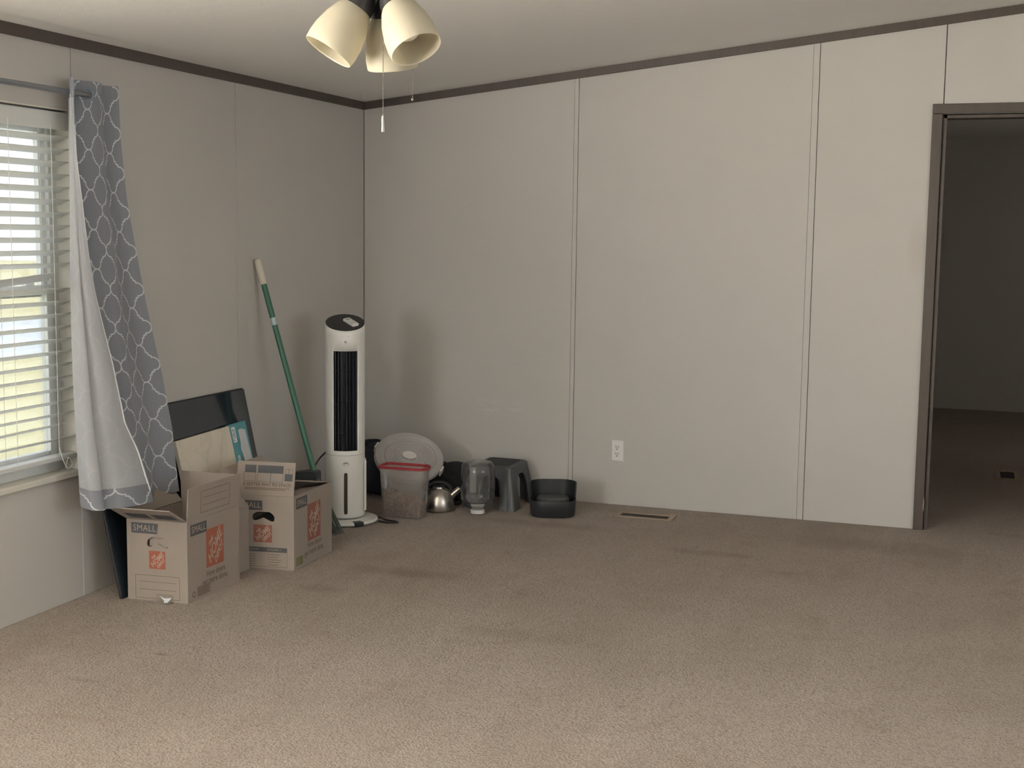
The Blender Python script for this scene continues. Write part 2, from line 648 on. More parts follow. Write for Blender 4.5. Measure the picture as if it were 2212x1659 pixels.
# brown trims
tr = B()
box(tr, 0.0, 0.012, YF, -0.012, HL - 0.041, HL + 0.002)
struct(obj('trim_1', tr, M_TRIM, bevel=0.002), 'dark brown trim strip along the top of the window wall')
tr = prism(B(), [(0.0, ceil_z(0) - 0.041), (4.3, ceil_z(4.3) - 0.041), (4.3, ceil_z(4.3) + 0.001), (0.0, ceil_z(0) + 0.001)], -0.012, -0.0005)
struct(obj('trim_2', tr, M_TRIM, bevel=0.002), 'dark brown trim strip rising along the top of the end wall')

door = bpy.data.objects.new('door_1', None)
COL.objects.link(door)
struct(door, 'open doorway cased in dark brown wood')
CX = 2.986
obj('casing', boxes((CX, DX0, -0.016, -0.001, 0, 2.012)), M_TRIM, door, bevel=0.003)
obj('casing', boxes((DX1, DX1 + 0.047, -0.016, -0.001, 0, 2.012)), M_TRIM, door, bevel=0.003)
obj('head_casing', boxes((CX, DX1 + 0.047, -0.016, -0.001, 2.0125, 2.058)), M_TRIM, door, bevel=0.003)
obj('jamb', boxes((DX0 + 0.006, DX0 + 0.02, 0.004, 0.112, 0, DZ - 0.006)), M_TRIM, door)
obj('jamb', boxes((DX1 - 0.02, DX1 - 0.006, 0.004, 0.112, 0, DZ - 0.006)), M_TRIM, door)
obj('head_jamb', boxes((DX0 + 0.006, DX1 - 0.006, 0.004, 0.112, DZ - 0.02, DZ - 0.006)), M_TRIM, door)
M_SPLIT = pmat('bare_split_wood', (0.36, 0.25, 0.17), 0.8)
obj('split_wood', prism(B(), [(DX0 - 0.004, 0.095), (DX0 + 0.001, 0.10), (DX0 + 0.002, 0.145), (DX0 - 0.001, 0.17), (DX0 - 0.005, 0.13)], -0.0175, -0.012), M_SPLIT, door)

# ------------------------------------------------------------------ window in the low wall
win = bpy.data.objects.new('window_1', None)
COL.objects.link(win)
struct(win, 'white double-hung window with a painted sill')
bm = boxes((-0.12, 0.0, WY1 - 0.006, WY1, WZ0, WZ1), (-0.12, 0.0, WY0, WY0 + 0.006, WZ0, WZ1), (-0.12, 0.0, WY0, WY1, WZ1 - 0.006, WZ1))
M_REVEAL = pmat('painted_reveal', (0.70, 0.67, 0.60), 0.55, 0.05)
obj('window_reveal', bm, M_REVEAL, win)
obj('window_sill', boxes((-0.12, 0.012, WY0 - 0.03, WY1 + 0.02, 0.480, 0.503)), M_REVEAL, win, bevel=0.003)
fr = boxes((-0.125, -0.075, WY1 - 0.05, WY1 - 0.006, 0.503, WZ1 - 0.006), (-0.125, -0.075, WY0 + 0.006, WY0 + 0.05, 0.503, WZ1 - 0.006), (-0.125, -0.075, WY0 + 0.05, WY1 - 0.05, WZ1 - 0.05, WZ1 - 0.006), (-0.125, -0.06, WY0 + 0.05, WY1 - 0.05, 0.503, 0.545))
obj('window_frame', fr, M_VINYL, win, bevel=0.002)


def sash(x0, x1, z0, z1, bw):
    a, b_ = WY0 + 0.05, WY1 - 0.05
    s = obj('sash', boxes((x0, x1, a, a + bw, z0, z1), (x0, x1, b_ - bw, b_, z0, z1), (x0, x1, a + bw, b_ - bw, z0, z0 + bw), (x0, x1, a + bw, b_ - bw, z1 - bw, z1)), M_VINYL, win, bevel=0.002)
    xm = (x0 + x1) / 2
    obj('pane', boxes((xm - 0.002, xm + 0.002, a + bw, b_ - bw, z0 + bw, z1 - bw)), M_GLASS, s)
    return s


sash(-0.112, -0.090, 1.165, 1.808, 0.034)
sash(-0.090, -0.066, 0.547, 1.210, 0.036)
obj('sash_latch', boxes((-0.085, -0.062, -2.70, -2.655, 1.210, 1.222)), M_VINYL, win, bevel=0.002)

# ------------------------------------------------------------------ outdoors seen through the blind


def ground_material():
    m, t, p, out = blank('dry_grass_yard')
    co = t.coord()
    a = t.noise(co, 0.7, 4, 0.6)
    b = t.noise(co, 14, 3, 0.7)
    c = t.mix(a, c4((0.52, 0.47, 0.28)), c4((0.66, 0.60, 0.40)))
    c = t.mix(t.m('MULTIPLY', b, 0.4), c, c4((0.40, 0.42, 0.22)))
    t.put(p.inputs['Base Color'], c)
    p.inputs['Roughness'].default_value = 0.95
    return m


struct(obj('yard_ground', boxes((-80, -0.2, -60, 60, -0.75, -0.6)), ground_material()), 'dry sunlit grass yard outside the window')
struct(obj('driveway', boxes((-17, -11, -60, 60, -0.6, -0.585)), pmat('pale_concrete', (0.55, 0.58, 0.62), 0.9, 0.08, 2)), 'pale grey driveway crossing the yard')
fence = thing('yard_fence', 'pale board fence far across the sunlit yard, seen through the blind', 'fence', (-30, 0, -0.6))
M_FENCE = pmat('sun_bleached_boards', (0.62, 0.62, 0.60), 0.8)
fb = boxes((0, 0.03, 0, 0.24, 0, 1.5))
fme = bpy.data.meshes.new('board')
fb.to_mesh(fme)
fb.free()
fme.materials.append(M_FENCE)
for i in range(60):
    o = bpy.data.objects.new('board', fme)
    COL.objects.link(o)
    o.parent = fence
    o.location = (0, 12 + i * 0.25, 0)

# ------------------------------------------------------------------ venetian blind
M_SLAT = None


def slat_material():
    m, t, p, out = blank('white_faux_wood_slat')
    n = t.noise(t.scaled(t.coord(), (40, 2, 40)), 1.0)
    col = t.mix(n, c4((0.76, 0.76, 0.74)), c4((0.84, 0.84, 0.82)))
    t.put(p.inputs['Base Color'], col)
    p.inputs['Roughness'].default_value = 0.4
    tl = t.new('ShaderNodeBsdfTranslucent')
    t.put(tl.inputs[0], col)
    mx = t.new('ShaderNodeMixShader')
    mx.inputs[0].default_value = 0.12
    t.l.new(p.outputs[0], mx.inputs[1])
    t.l.new(tl.outputs[0], mx.inputs[2])
    t.l.new(mx.outputs[0], out.inputs[0])
    return m


M_SLAT = slat_material()
M_CORD = pmat('blind_cord', (0.72, 0.70, 0.66), 0.8)
BX = -0.030
blind = thing('window_blind', 'white slatted blind hanging inside the window recess', 'blind', (BX, -2.96, 0.503))
SY0, SY1 = WY0 + 0.016, WY1 - 0.012
obj('valance', boxes((0.010, 0.024, SY0 + 2.96, SY1 + 2.96, 1.279, 1.344)), M_SLAT, blind, bevel=0.004)
obj('head_rail', boxes((-0.03, 0.008, SY0 + 2.96, SY1 + 2.96, 1.30, 1.347)), M_VINYL, blind)


def slat_bm(y0, y1, tilt, sag=0.0, drop=0.0):
    b = B()
    hw, th = 0.0245, 0.0014
    ny = 10 if (sag or drop) else 2
    rows = []
    for j in range(ny + 1):
        s = j / ny
        y = y0 + (y1 - y0) * s
        dz = -sag * math.sin(PI * min(1, s * 1.05)) - drop * s
        ring = []
        for k in range(5):
            q = -1 + 2 * k / 4
            cr = 0.0022 * (1 - q * q)
            ring.append((q * hw, cr + th))
        ring2 = [(x, z - 2 * th) for x, z in ring[::-1]]
        pts = ring + ring2
        ca, sa = math.cos(tilt), math.sin(tilt)
        rows.append([b.verts.new((x * ca - z * sa, y, x * sa + z * ca + dz)) for x, z in pts])
    n = len(rows[0])
    for A, C in zip(rows, rows[1:]):
        for k in range(n):
            b.faces.new((A[k], A[(k + 1) % n], C[(k + 1) % n], C[k]))
    b.faces.new(rows[0])
    b.faces.new(rows[-1][::-1])
    return b


TILT = math.radians(21)
sm = slat_bm(SY0 + 2.96, SY1 + 2.96, TILT)
bmesh.ops.recalc_face_normals(sm, faces=sm.faces)
slat_me = bpy.data.meshes.new('slat')
sm.to_mesh(slat_me)
sm.free()
slat_me.materials.append(M_SLAT)
nsl = 25
for i in range(nsl):
    z = 1.248 - i * 0.0468
    if i == 11:
        o = obj('slat', slat_bm(SY0 + 2.96, SY1 + 2.96 - 0.085, TILT + 0.30, 0.020, -0.006), M_SLAT, blind)
        o['label'] = 'sagging loose slat'
    elif i == 23:
        o = obj('slat', slat_bm(SY0 + 2.96, SY1 + 2.96 - 0.060, TILT, 0.0, -0.008), M_SLAT, blind)
    else:
        o = bpy.data.objects.new('slat', slat_me)
        COL.objects.link(o)
        o.parent = blind
    o.location = (0, 0, z)
obj('bottom_rail', boxes((-0.026, 0.026, SY0 + 2.96, SY1 + 2.96, 0.048, 0.066)), M_SLAT, blind, bevel=0.003)
for y in (-3.30, -2.842, -2.615):
    for dx in (-0.026, 0.027):
        obj('ladder_cord', tube(B(), [(dx, y + 2.96, 1.30), (dx, y + 2.96, 0.07)], 0.0011, 5), M_CORD, blind)
lp = spline([(0.028, 0.345, 0.10), (0.040, 0.350, 0.05), (0.042, 0.375, 0.015), (0.040, 0.40, 0.03), (0.036, 0.385, 0.055), (0.040, 0.362, 0.02)], 6)
obj('knotted_cord', tube(B(), lp, 0.0016, 5), M_CORD, blind)

# ------------------------------------------------------------------ curtain rod and curtain
M_ROD = pmat('grey_metal_rod', (0.30, 0.32, 0.35), 0.35, metal=0.7)
rod = thing('curtain_rod', 'grey metal curtain rod above the window', 'curtain rod', (0.07, -2.95, 1.915))
obj('rod', tube(B(), [(0, -0.60, 0), (0, 0.515, 0)], 0.0105, 14), M_ROD, rod, smooth=True)
for y in (-0.60, 0.515):
    fb = lathe(B(), [(0.0, -0.022), (0.014, -0.018), (0.018, 0.0), (0.012, 0.016), (0.0, 0.02)], 16, Matrix.Translation((0, y, 0)) @ Matrix.Rotation(PI / 2, 4, 'X'))
    obj('finial', fb, M_ROD, rod, smooth=True)
for y in (-0.50, 0.475):
    obj('bracket', boxes((-0.0695, -0.064, y - 0.012, y + 0.012, -0.05, 0.03), (-0.066, 0.002, y - 0.005, y + 0.005, -0.020, -0.011)), M_ROD, rod, bevel=0.001)


def trellis(t, uv):
    """0..1 mask of the white trellis outline, from fabric coordinates in metres"""
    sep = t.new('ShaderNodeSeparateXYZ')
    t.put(sep.inputs[0], uv)
    CW, CH = 0.150, 0.150

    def half(sock, size, shift=0.0):
        f = t.m('FRACT', t.m('ADD', t.m('DIVIDE', sock, size), shift))
        return t.m('MULTIPLY', t.m('ABSOLUTE', t.m('SUBTRACT', f, 0.5)), 2.0)
    a = half(sep.outputs[0], CW)
    b = half(sep.outputs[1], CH)
    u = t.m('MAXIMUM', a, b)
    v = t.m('MINIMUM', a, b)
    # lobe arc
    du = t.m('SUBTRACT', u, 0.66)
    r = t.m('SQRT', t.m('ADD', t.m('MULTIPLY', du, du), t.m('MULTIPLY', v, v)))
    arc = t.m('ABSOLUTE', t.m('SUBTRACT', r, 0.34))
    arc = t.m('ADD', arc, t.m('MULTIPLY', t.m('LESS_THAN', u, 0.615), 9.0))

    def segm(x0, y0, x1, y1):
        # axis-aligned segment distance
        cx = t.m('MAXIMUM', t.m('SUBTRACT', x0, u), t.m('SUBTRACT', u, x1))
        cy = t.m('MAXIMUM', t.m('SUBTRACT', y0, v), t.m('SUBTRACT', v, y1))
        cx = t.m('MAXIMUM', cx, 0.0)
        cy = t.m('MAXIMUM', cy, 0.0)
        return t.m('SQRT', t.m('ADD', t.m('MULTIPLY', cx, cx), t.m('MULTIPLY', cy, cy)))
    d = t.m('MINIMUM', arc, segm(0.612, 0.335, 0.612, 0.44))
    d = t.m('MINIMUM', d, segm(0.50, 0.44, 0.612, 0.44))
    d = t.m('MINIMUM', d, segm(0.50, 0.44, 0.50, 0.50))
    return t.ramp(d, 0.042, 0.022)


def curtain_material():
    m, t, p, out = blank('grey_trellis_curtain')
    uv = t.coord('UV')
    line = trellis(t, uv)
    weave = t.noise(t.scaled(uv, (900, 900, 1)), 1.0, 2)
    cloth = t.mix(weave, c4((0.240, 0.255, 0.292)), c4((0.320, 0.336, 0.375)))
    col = t.mix(line, cloth, c4((0.74, 0.76, 0.78)))
    t.put(p.inputs['Base Color'], col)
    p.inputs['Roughness'].default_value = 0.75
    p.inputs['Sheen Weight'].default_value = 0.3
    tl = t.new('ShaderNodeBsdfTranslucent')
    t.put(tl.inputs[0], col)
    mx = t.new('ShaderNodeMixShader')
    mx.inputs[0].default_value = 0.18
    wr = t.noise(t.scaled(uv, (14, 5, 1)), 1.0, 3)
    t.put(p.inputs['Normal'], t.bump(wr, 0.5, 0.01))
    t.l.new(p.outputs[0], mx.inputs[1])
    t.l.new(tl.outputs[0], mx.inputs[2])
    t.l.new(mx.outputs[0], out.inputs[0])
    return m


def lining_material():
    m, t, p, out = blank('white_curtain_lining')
    uv = t.coord('UV')
    wr = t.noise(t.scaled(uv, (10, 4, 1)), 1.0, 4, 0.6, 0.5)
    col = t.mix(wr, c4((0.54, 0.545, 0.57)), c4((0.64, 0.645, 0.67)))
    col = t.mix(t.m('MULTIPLY', trellis(t, uv), 0.22), col, c4((0.80, 0.80, 0.82)))   # the print shows faintly through
    t.put(p.inputs['Base Color'], col)
    p.inputs['Roughness'].default_value = 0.8
    t.put(p.inputs['Normal'], t.bump(wr, 0.5, 0.012))
    tl = t.new('ShaderNodeBsdfTranslucent')
    t.put(tl.inputs[0], col)
    mx = t.new('ShaderNodeMixShader')
    mx.inputs[0].default_value = 0.30
    t.l.new(p.outputs[0], mx.inputs[1])
    t.l.new(tl.outputs[0], mx.inputs[2])
    t.l.new(mx.outputs[0], out.inputs[0])
    return m


M_CURT = curtain_material()
M_LINE = lining_material()
ZT = 1.965
# positions of the folds by height (world y along the wall)
Y_LEFT = [(0.40, -2.690), (0.747, -2.672), (0.994, -2.660), (1.243, -2.648), (1.494, -2.636), (1.743, -2.628), (1.97, -2.618)]
Y_FREE = [(0.374, -2.392), (0.569, -2.445), (0.68, -2.501), (0.912, -2.533), (1.054, -2.564), (1.177, -2.590), (1.318, -2.607), (1.525, -2.619), (1.682, -2.633), (1.97, -2.625)]
Y_RIGHT = [(0.36, -2.113), (0.623, -2.102), (0.854, -2.131), (1.082, -2.181), (1.34, -2.233), (1.537, -2.276), (1.767, -2.303), (1.973, -2.312)]


def curtain_row(z):
    """polyline (x,y) from the outer edge to the folded free edge"""
    h = (z - 0.36) / (ZT - 0.36)
    g = max(0.0, 1 - h)
    yl, yf, yr = (interp(T, z) for T in (Y_LEFT, Y_FREE, Y_RIGHT))
    xf = 0.112 + 0.138 * g ** 1.6          # the cloth is pushed out at the foot by the panel and box behind it
    amp = 0.030 + 0.004 * h
    xr, xl = 0.07 + 0.11 * g ** 2.5, 0.07 + 0.055 * g ** 2.5
    pts = []
    n1 = 60
    for i in range(n1 + 1):
        s = i / n1
        x = xr + (xl - xr) * s ** 2 + amp * math.sin(2 * PI * 1.6 * (0.64 - s)) * (0.75 + 0.25 * math.sin(7 * s + 1.0))
        x += 0.006 * math.sin(2 * PI * (4.3 * s + 0.8 * h)) * (1 - h)
        pts.append((x, yr + (yl + 0.012 - yr) * s))
    # round the window-side fold and come back in front, lining outwards
    x0 = pts[-1][0]
    k = min(1.0, max(0.0, (g - 0.30) / 0.35))        # pleat and belly grow toward the foot
    xs = x0 + 0.012 + 0.050 * g

    def at(q, bx=0.0, by=0.0):
        return (xs + (xf - xs) * q + bx * k, yl - 0.003 + (yf - yl + 0.003) * q + by * k)
    ctrl = [pts[-1], (x0 + 0.003, yl + 0.003), ((x0 + xs) / 2, yl - 0.003), at(0.0), at(0.12, 0.010), at(0.24, -0.014), at(0.45, 0.008), at(0.72, 0.010), at(1.0)]
    pts += spline(ctrl, 5)[1:]
    return pts


rows = []
NZ = 64
for j in range(NZ + 1):
    t_ = j / NZ
    z = 0.36 + (ZT - 0.36) * t_
    rows.append(curtain_row(z))
# fabric distance taken half from the hem row, so the print keeps its size
hem = rows[12]
us = [0.0]
for a, b in zip(hem, hem[1:]):
    us.append(us[-1] + math.hypot(b[0] - a[0], b[1] - a[1]))


def hem_drop(i, n):
    # the hem rises toward the window-side fold
    if i <= 60:
        return 0.002 - 0.048 * (i / 60) ** 1.5
    return -0.046 + 0.034 * (i - 60) / (n - 60)


def curtain_mesh(name, mat, off, i0, i1, j0, j1):
    bmc = B()
    uvl = bmc.loops.layers.uv.new('UVMap')
    grid = []
    for j in range(j0, j1 + 1):
        z = 0.36 + (ZT - 0.36) * j / NZ
        L = []
        pts = rows[j]
        for i in range(i0, i1 + 1):
            a = pts[max(i - 1, 0)]
            b = pts[min(i + 1, len(pts) - 1)]
            d = Vector((b[0] - a[0], b[1] - a[1], 0)).normalized()
            nrm = Vector((-d.y, d.x, 0))
            zz = z - hem_drop(i, len(pts)) * (1 - j / NZ)
            L.append(bmc.verts.new(Vector((pts[i][0], pts[i][1], zz)) + nrm * off))
        grid.append(L)
    for j in range(len(grid) - 1):
        for i in range(len(grid[0]) - 1):
            f = bmc.faces.new((grid[j][i], grid[j][i + 1], grid[j + 1][i + 1], grid[j + 1][i]))
            f.smooth = True
            for lp_, (ii, jj) in zip(f.loops, ((i, j), (i + 1, j), (i + 1, j + 1), (i, j + 1))):
                lp_[uvl].uv = (us[i0 + ii], (j0 + jj) / NZ * (ZT - 0.36))
    return obj(name, bmc, mat, curtain, recalc=False)


curtain = thing('curtain', 'grey curtain with white trellis print, its pale lining turned toward the window', 'curtain', (0, 0, 0))
NI = len(hem) - 1
cf = curtain_mesh('fabric', M_CURT, 0.0, 0, NI, 0, NZ)
cl = curtain_mesh('lining', M_LINE, -0.0022, 3, NI - 1, 3, NZ - 3)
cl['label'] = 'pale plain lining'
ch_ = curtain_mesh('hem', M_CURT, -0.0034, 3, NI, 0, 3)
M_EDGE = pmat('white_hem_edge', (0.80, 0.80, 0.80), 0.8, 0.05)
ed = []
for j in range(2, NZ - 6):
    z = 0.36 + (ZT - 0.36) * j / NZ - hem_drop(NI, NI) * (1 - j / NZ)
    q = rows[j][-1]
    ed.append((q[0] + 0.001, q[1] - 0.001, z))
obj('edge_hem', tube(B(), ed, [0.0012 + 0.004 * max(0, 1 - j / 32) for j in range(len(ed))], 6), M_EDGE, curtain)
M_GROM = pmat('dark_nickel_grommet', (0.14, 0.17, 0.22), 0.3, metal=0.8)
for s, rz in ((0.64, -0.9),):
    yy = -2.312 - 0.291 * s
    gm = B()
    Mx = Matrix.Translation((0.07 + 0.001, yy, 1.915)) @ Matrix.Rotation(rz, 4, 'Z') @ Matrix.Rotation(PI / 2, 4, 'Y')
    lathe(gm, [(0.0185, -0.003), (0.0265, -0.003), (0.0275, 0.0), (0.0265, 0.003), (0.0185, 0.003), (0.0175, 0.0), (0.0185, -0.003)], 28, Mx, cap0=False, cap1=False)
    obj('grommet', gm, M_GROM, curtain, smooth=True)

# ------------------------------------------------------------------ black panel and white board leaning on the wall


def glossy_black():
    m, t, p, out = blank('glossy_black_glass')
    n = t.noise(t.coord(), 6)
    t.put(p.inputs['Base Color'], t.mix(n, c4((0.012, 0.018, 0.026)), c4((0.018, 0.026, 0.036))))
    p.inputs['Roughness'].default_value = 0.12
    p.inputs['Coat Weight'].default_value = 0.5
    return m


M_BLACKGLASS = glossy_black()
M_BLACK = pmat('matte_black_plastic', (0.018, 0.019, 0.022), 0.55, 0.15)
lean = math.atan2(0.150, 0.69)
pan = thing('flat_panel', 'large glossy black flat panel leaning on the wall behind the cardboard boxes', 'panel', (0.170, -1.90, 0.0))
pan.rotation_euler = (0, -lean, 0)
obj('screen', boxes((-0.004, 0.0, -0.575, 0.575, 0.006, 0.703)), M_BLACKGLASS, pan)
obj('back_case', boxes((-0.016, -0.0045, -0.583, 0.572, 0.0, 0.709)), M_BLACK, pan, bevel=0.003)


def marble_white():
    m, t, p, out = blank('cream_marbled_board')
    co = t.coord()
    v = t.noise(t.scaled(co, (3, 5, 3)), 1.0, 6, 0.6, 1.6)
    k = t.ramp(t.m('ABSOLUTE', t.m('SUBTRACT', v, 0.5)), 0.03, 0.0)
    t.put(p.inputs['Base Color'], t.mix(t.m('MULTIPLY', k, 0.25), c4((0.76, 0.68, 0.56)), c4((0.46, 0.43, 0.40))))
    p.inputs['Roughness'].default_value = 0.45
    return m


def teal_print():
    m, t, p, out = blank('teal_printed_label')
    co = t.coord()
    n = t.noise(t.scaled(co, (1, 22, 16)), 1.0, 4, 0.6)
    t.put(p.inputs['Base Color'], t.mix(n, c4((0.05, 0.24, 0.28)), c4((0.16, 0.40, 0.44))))
    p.inputs['Roughness'].default_value = 0.3
    return m


wb = thing('marbled_board', 'cream marbled flat board with a teal label, leaning on the black panel', 'board', (0.212, -1.70, 0.0))
wb.rotation_euler = (0.022, -lean, 0)
obj('face', boxes((-0.022, -0.003, -0.280, 0.140, 0.0, 0.560)), marble_white(), wb, bevel=0.002)
obj('label_strip', boxes((-0.022, -0.002, 0.1405, 0.282, 0.0, 0.564)), teal_print(), wb, bevel=0.002)
M_PAPER = pmat('torn_pale_paper', (0.62, 0.62, 0.64), 0.6)
tp = [(0.205, 0.53), (0.225, 0.535), (0.262, 0.525), (0.270, 0.40), (0.272, 0.31), (0.276, 0.10), (0.255, 0.10), (0.250, 0.30), (0.228, 0.37), (0.215, 0.36), (0.205, 0.42), (0.198, 0.445), (0.206, 0.48)]
obj('torn_paper', prism(B(), tp, -0.0018, -0.0012, 'x'), M_PAPER, wb)
st = obj('sticker', boxes((-0.0016, -0.0012, 0.150, 0.180, 0.48, 0.55)), pmat('white_sticker', (0.78, 0.79, 0.80), 0.5), wb)
M_INK = pmat('dark_ink', (0.035, 0.04, 0.05), 0.7)
bars = B()
for k, w in enumerate((3, 1, 2, 1, 3, 2, 1, 2, 3, 1)):
    box(bars, -0.0011, -0.0008, 0.154, 0.162, 0.488 + k * 0.0058, 0.488 + k * 0.0058 + w * 0.0012)
box(bars, -0.0011, -0.0008, 0.168, 0.171, 0.50, 0.54)
obj('barcode', bars, M_INK, st)
obj('sticker', boxes((-0.0016, -0.0012, 0.160, 0.178, 0.37, 0.42)), pmat('pale_sticker', (0.66, 0.68, 0.69), 0.5), wb)

# ------------------------------------------------------------------ cardboard moving boxes


def cardboard(name, col):
    m, t, p, out = blank(name)
    co = t.coord()
    n = t.noise(co, 6, 4, 0.6)
    fl_ = t.noise(t.scaled(co, (220, 220, 8)), 1.0, 2)
    c = t.mix(n, c4([x * 0.9 for x in col]), c4([x * 1.07 for x in col]))
    c = t.mix(t.m('MULTIPLY', fl_, 0.12), c, c4([x * 0.7 for x in col]))
    t.put(p.inputs['Base Color'], c)
    p.inputs['Roughness'].default_value = 0.85
    t.put(p.inputs['Normal'], t.bump(fl_, 0.08, 0.002))
    return m


M_CARD = cardboard('brown_cardboard', (0.335, 0.282, 0.245))
M_INKG = pmat('faded_charcoal_print', (0.085, 0.088, 0.095), 0.8, 0.15, 60)
M_INKL = pmat('thin_brown_print', (0.16, 0.115, 0.09), 0.8, 0.15, 60)
M_ORANGE = pmat('faded_orange_print', (0.345, 0.105, 0.064), 0.75, 0.10, 60)
M_ORANGE2 = pmat('rubbed_orange_print', (0.275, 0.105, 0.078), 0.8, 0.14, 60)
M_OPACK = pmat('pale_card_lettering', (0.41, 0.325, 0.27), 0.8, 0.08, 60)
M_GREENMK = pmat('olive_print', (0.10, 0.12, 0.05), 0.8)
TH = 0.004


def face_matrix(A, side, w, L):
    """print plane: x right, y up, z out of the face. A: affine box axes (4x4)"""
    if side == 'front':
        loc = Matrix(((1, 0, 0, 0), (0, 0, -1, 0), (0, 1, 0, 0), (0, 0, 0, 1)))
    else:
        loc = Matrix(((0, 0, 1, w), (1, 0, 0, 0), (0, 1, 0, 0), (0, 0, 0, 1)))
    return A @ loc


def flat(bm, pts, F, n0, n1):
    M3 = F
    A_ = [bm.verts.new(M3 @ Vector((p[0], p[1], n0))) for p in pts]
    B_ = [bm.verts.new(M3 @ Vector((p[0], p[1], n1))) for p in pts]
    bm.faces.new(A_[::-1])
    bm.faces.new(B_)
    for i in range(len(pts)):
        j = (i + 1) % len(pts)
        bm.faces.new((A_[i], A_[j], B_[j], B_[i]))
    return bm


def rect(x0, x1, y0, y1):
    return [(x0, y0), (x1, y0), (x1, y1), (x0, y1)]


def frame_lines(bm, F, x0, x1, y0, y1, lw, n):
    for r_ in (rect(x0, x1, y0, y0 + lw), rect(x0, x1, y1 - lw, y1), rect(x0, x0 + lw, y0, y1), rect(x1 - lw, x1, y0, y1)):
        flat(bm, r_, F, n * 0.2, n)


E1, E2, E3 = 0.0004, 0.0006, 0.0009


def put_text(name, body, size, F, x, y, mat, parent, n=E2, bold=0.0, shear=0.0, rot=0.0, sx=1.0, align='CENTER'):
    M4 = F @ Matrix.Translation((x, y, n)) @ Matrix.Rotation(rot, 4, 'Z') @ Matrix.Diagonal((sx, 1, 1, 1))
    return obj(name, text_mesh(body, size, M4, bold, shear, align, 1.04), mat, parent, recalc=False)


def size_patch(F, x0, x1, y0, y1, parent, text='SMALL'):
    p = obj('size_patch', flat(B(), rect(x0, x1, y0, y1), F, 0.0001, E1), M_INKG, parent)
    put_text('lettering', text, (y1 - y0) * 0.84, F, (x0 + x1) / 2, (y0 + y1) / 2, M_OPACK, p, bold=0.0, sx=0.47 * (x1 - x0) / (y1 - y0) / 1.36)
    return p


def depot_logo(F, x0, x1, y0, y1, parent, mat):
    p = obj('logo', flat(B(), rect(x0, x1, y0, y1), F, 0.0001, E1), mat, parent)
    s = x1 - x0
    h = y1 - y0
    cx, cy = (x0 + x1) / 2, (y0 + y1) / 2
    Fl = F @ Matrix.Translation((cx, cy, 0)) @ Matrix.Diagonal((s, h, 1, 1)) @ Matrix.Rotation(PI / 4, 4, 'Z')
    for body, size, yy, xx, sx in (('THE', 0.17, 0.27, -0.06, 0.9), ('HOME', 0.40, 0.0, 0.0, 0.88), ('DEPOT', 0.24, -0.29, 0.02, 0.82)):
        M4 = Fl @ Matrix.Translation((xx, yy, E2)) @ Matrix.Diagonal((sx, 1, 1, 1))
        obj('lettering', text_mesh(body, size, M4, 0.010, 0.25), M_OPACK, p, recalc=False)
    return p


def hole_pts(cx, cy, hw, hh):
    """boomerang hand hole"""
    top = [(-1, 0.0), (-0.93, 0.45), (-0.75, 0.75), (-0.5, 1.0), (0.5, 1.0), (0.75, 0.75), (0.93, 0.35), (1, -0.1)]
    bot = [(0.95, -0.6), (0.78, -0.72), (0.55, -0.6), (0.0, -0.05), (-0.5, -0.5), (-0.75, -0.62), (-0.95, -0.5)]
    return [(cx + a * hw, cy + b * hh) for a, b in top + bot]


def moving_box(name, label, e1, e2, w, L, H, loc, group=None):
    t = thing(name, label, 'box', loc, 0, group)
    A = Matrix(((e1[0], e2[0], 0, 0), (e1[1], e2[1], 0, 0), (0, 0, 1, 0), (0, 0, 0, 1)))
    return t, A


def box_body(t, A, w, L, H, hole=None):
    b = B()
    ho = hole_pts(*hole) if hole else None
    out_ = [(0, 0), (w, 0), (w, H), (0, H)]
    if ho:
        holed(b, out_, ho[::-1], 0.0, TH, 'y', A)
    else:
        prism(b, out_, 0, TH, 'y', A)
    box(b, w - TH, w, TH, L, 0, H, A)
    box(b, 0, TH, TH, L, 0, H, A)
    box(b, TH, w - TH, L - TH, L, 0, H, A)
    box(b, TH, w - TH, TH, L - TH, 0.001, TH + 0.001, A)
    return obj('body', b, M_CARD, t)


def flap(t, A, hinge, length, depth, yaw, ang, name='flap'):
    """hinge: local point at the left end of the hinge seen from outside; yaw: direction of the hinge; ang: 0 = straight up, + = outwards"""
    F = A @ Matrix.Translation(hinge) @ Matrix.Rotation(yaw, 4, 'Z') @ Matrix.Rotation(ang, 4, 'X')
    # local: x along hinge, z up the flap, -y outwards
    b = B()
    box(b, 0.001, length - 0.001, 0, TH, 0.0008, depth, F)
    o = obj(name, b, M_CARD, t)
    P = F @ Matrix(((1, 0, 0, 0), (0, 0, -1, 0), (0, 1, 0, 0), (0, 0, 0, 1)))
    return o, P


def nrm(x, y):
    h = math.hypot(x, y)
    return (x / h, y / h)


# --- front box, standing open
w, L, H = 0.256, 0.361, 0.3155
t, A = moving_box('moving_box', 'open cardboard moving box nearest the photographer, with a strip of loose tape', nrm(0.255, 0.022), nrm(0.009, 0.361), w, L, H, (0.180, -2.464, 0.0), 'cardboard moving boxes')
box_body(t, A, w, L, H, (0.131, 0.226, 0.046, 0.024))
FF = face_matrix(A, 'front', w, L)
FR = face_matrix(A, 'right', w, L)
size_patch(FF, 0.020, 0.133, 0.262, 0.303, t)
obj('hole_tab', flat(B(), [(0.090, 0.246), (0.128, 0.248), (0.131, 0.224), (0.110, 0.208), (0.088, 0.214)], FF, -0.016, -0.013), M_CARD, t)
obj('hole_tab', flat(B(), [(0.131, 0.248), (0.172, 0.246), (0.174, 0.214), (0.155, 0.208), (0.131, 0.224)], FF, -0.011, -0.008), M_CARD, t)
depot_logo(FF, 0.094, 0.163, 0.126, 0.196, t, M_ORANGE)
b = B()
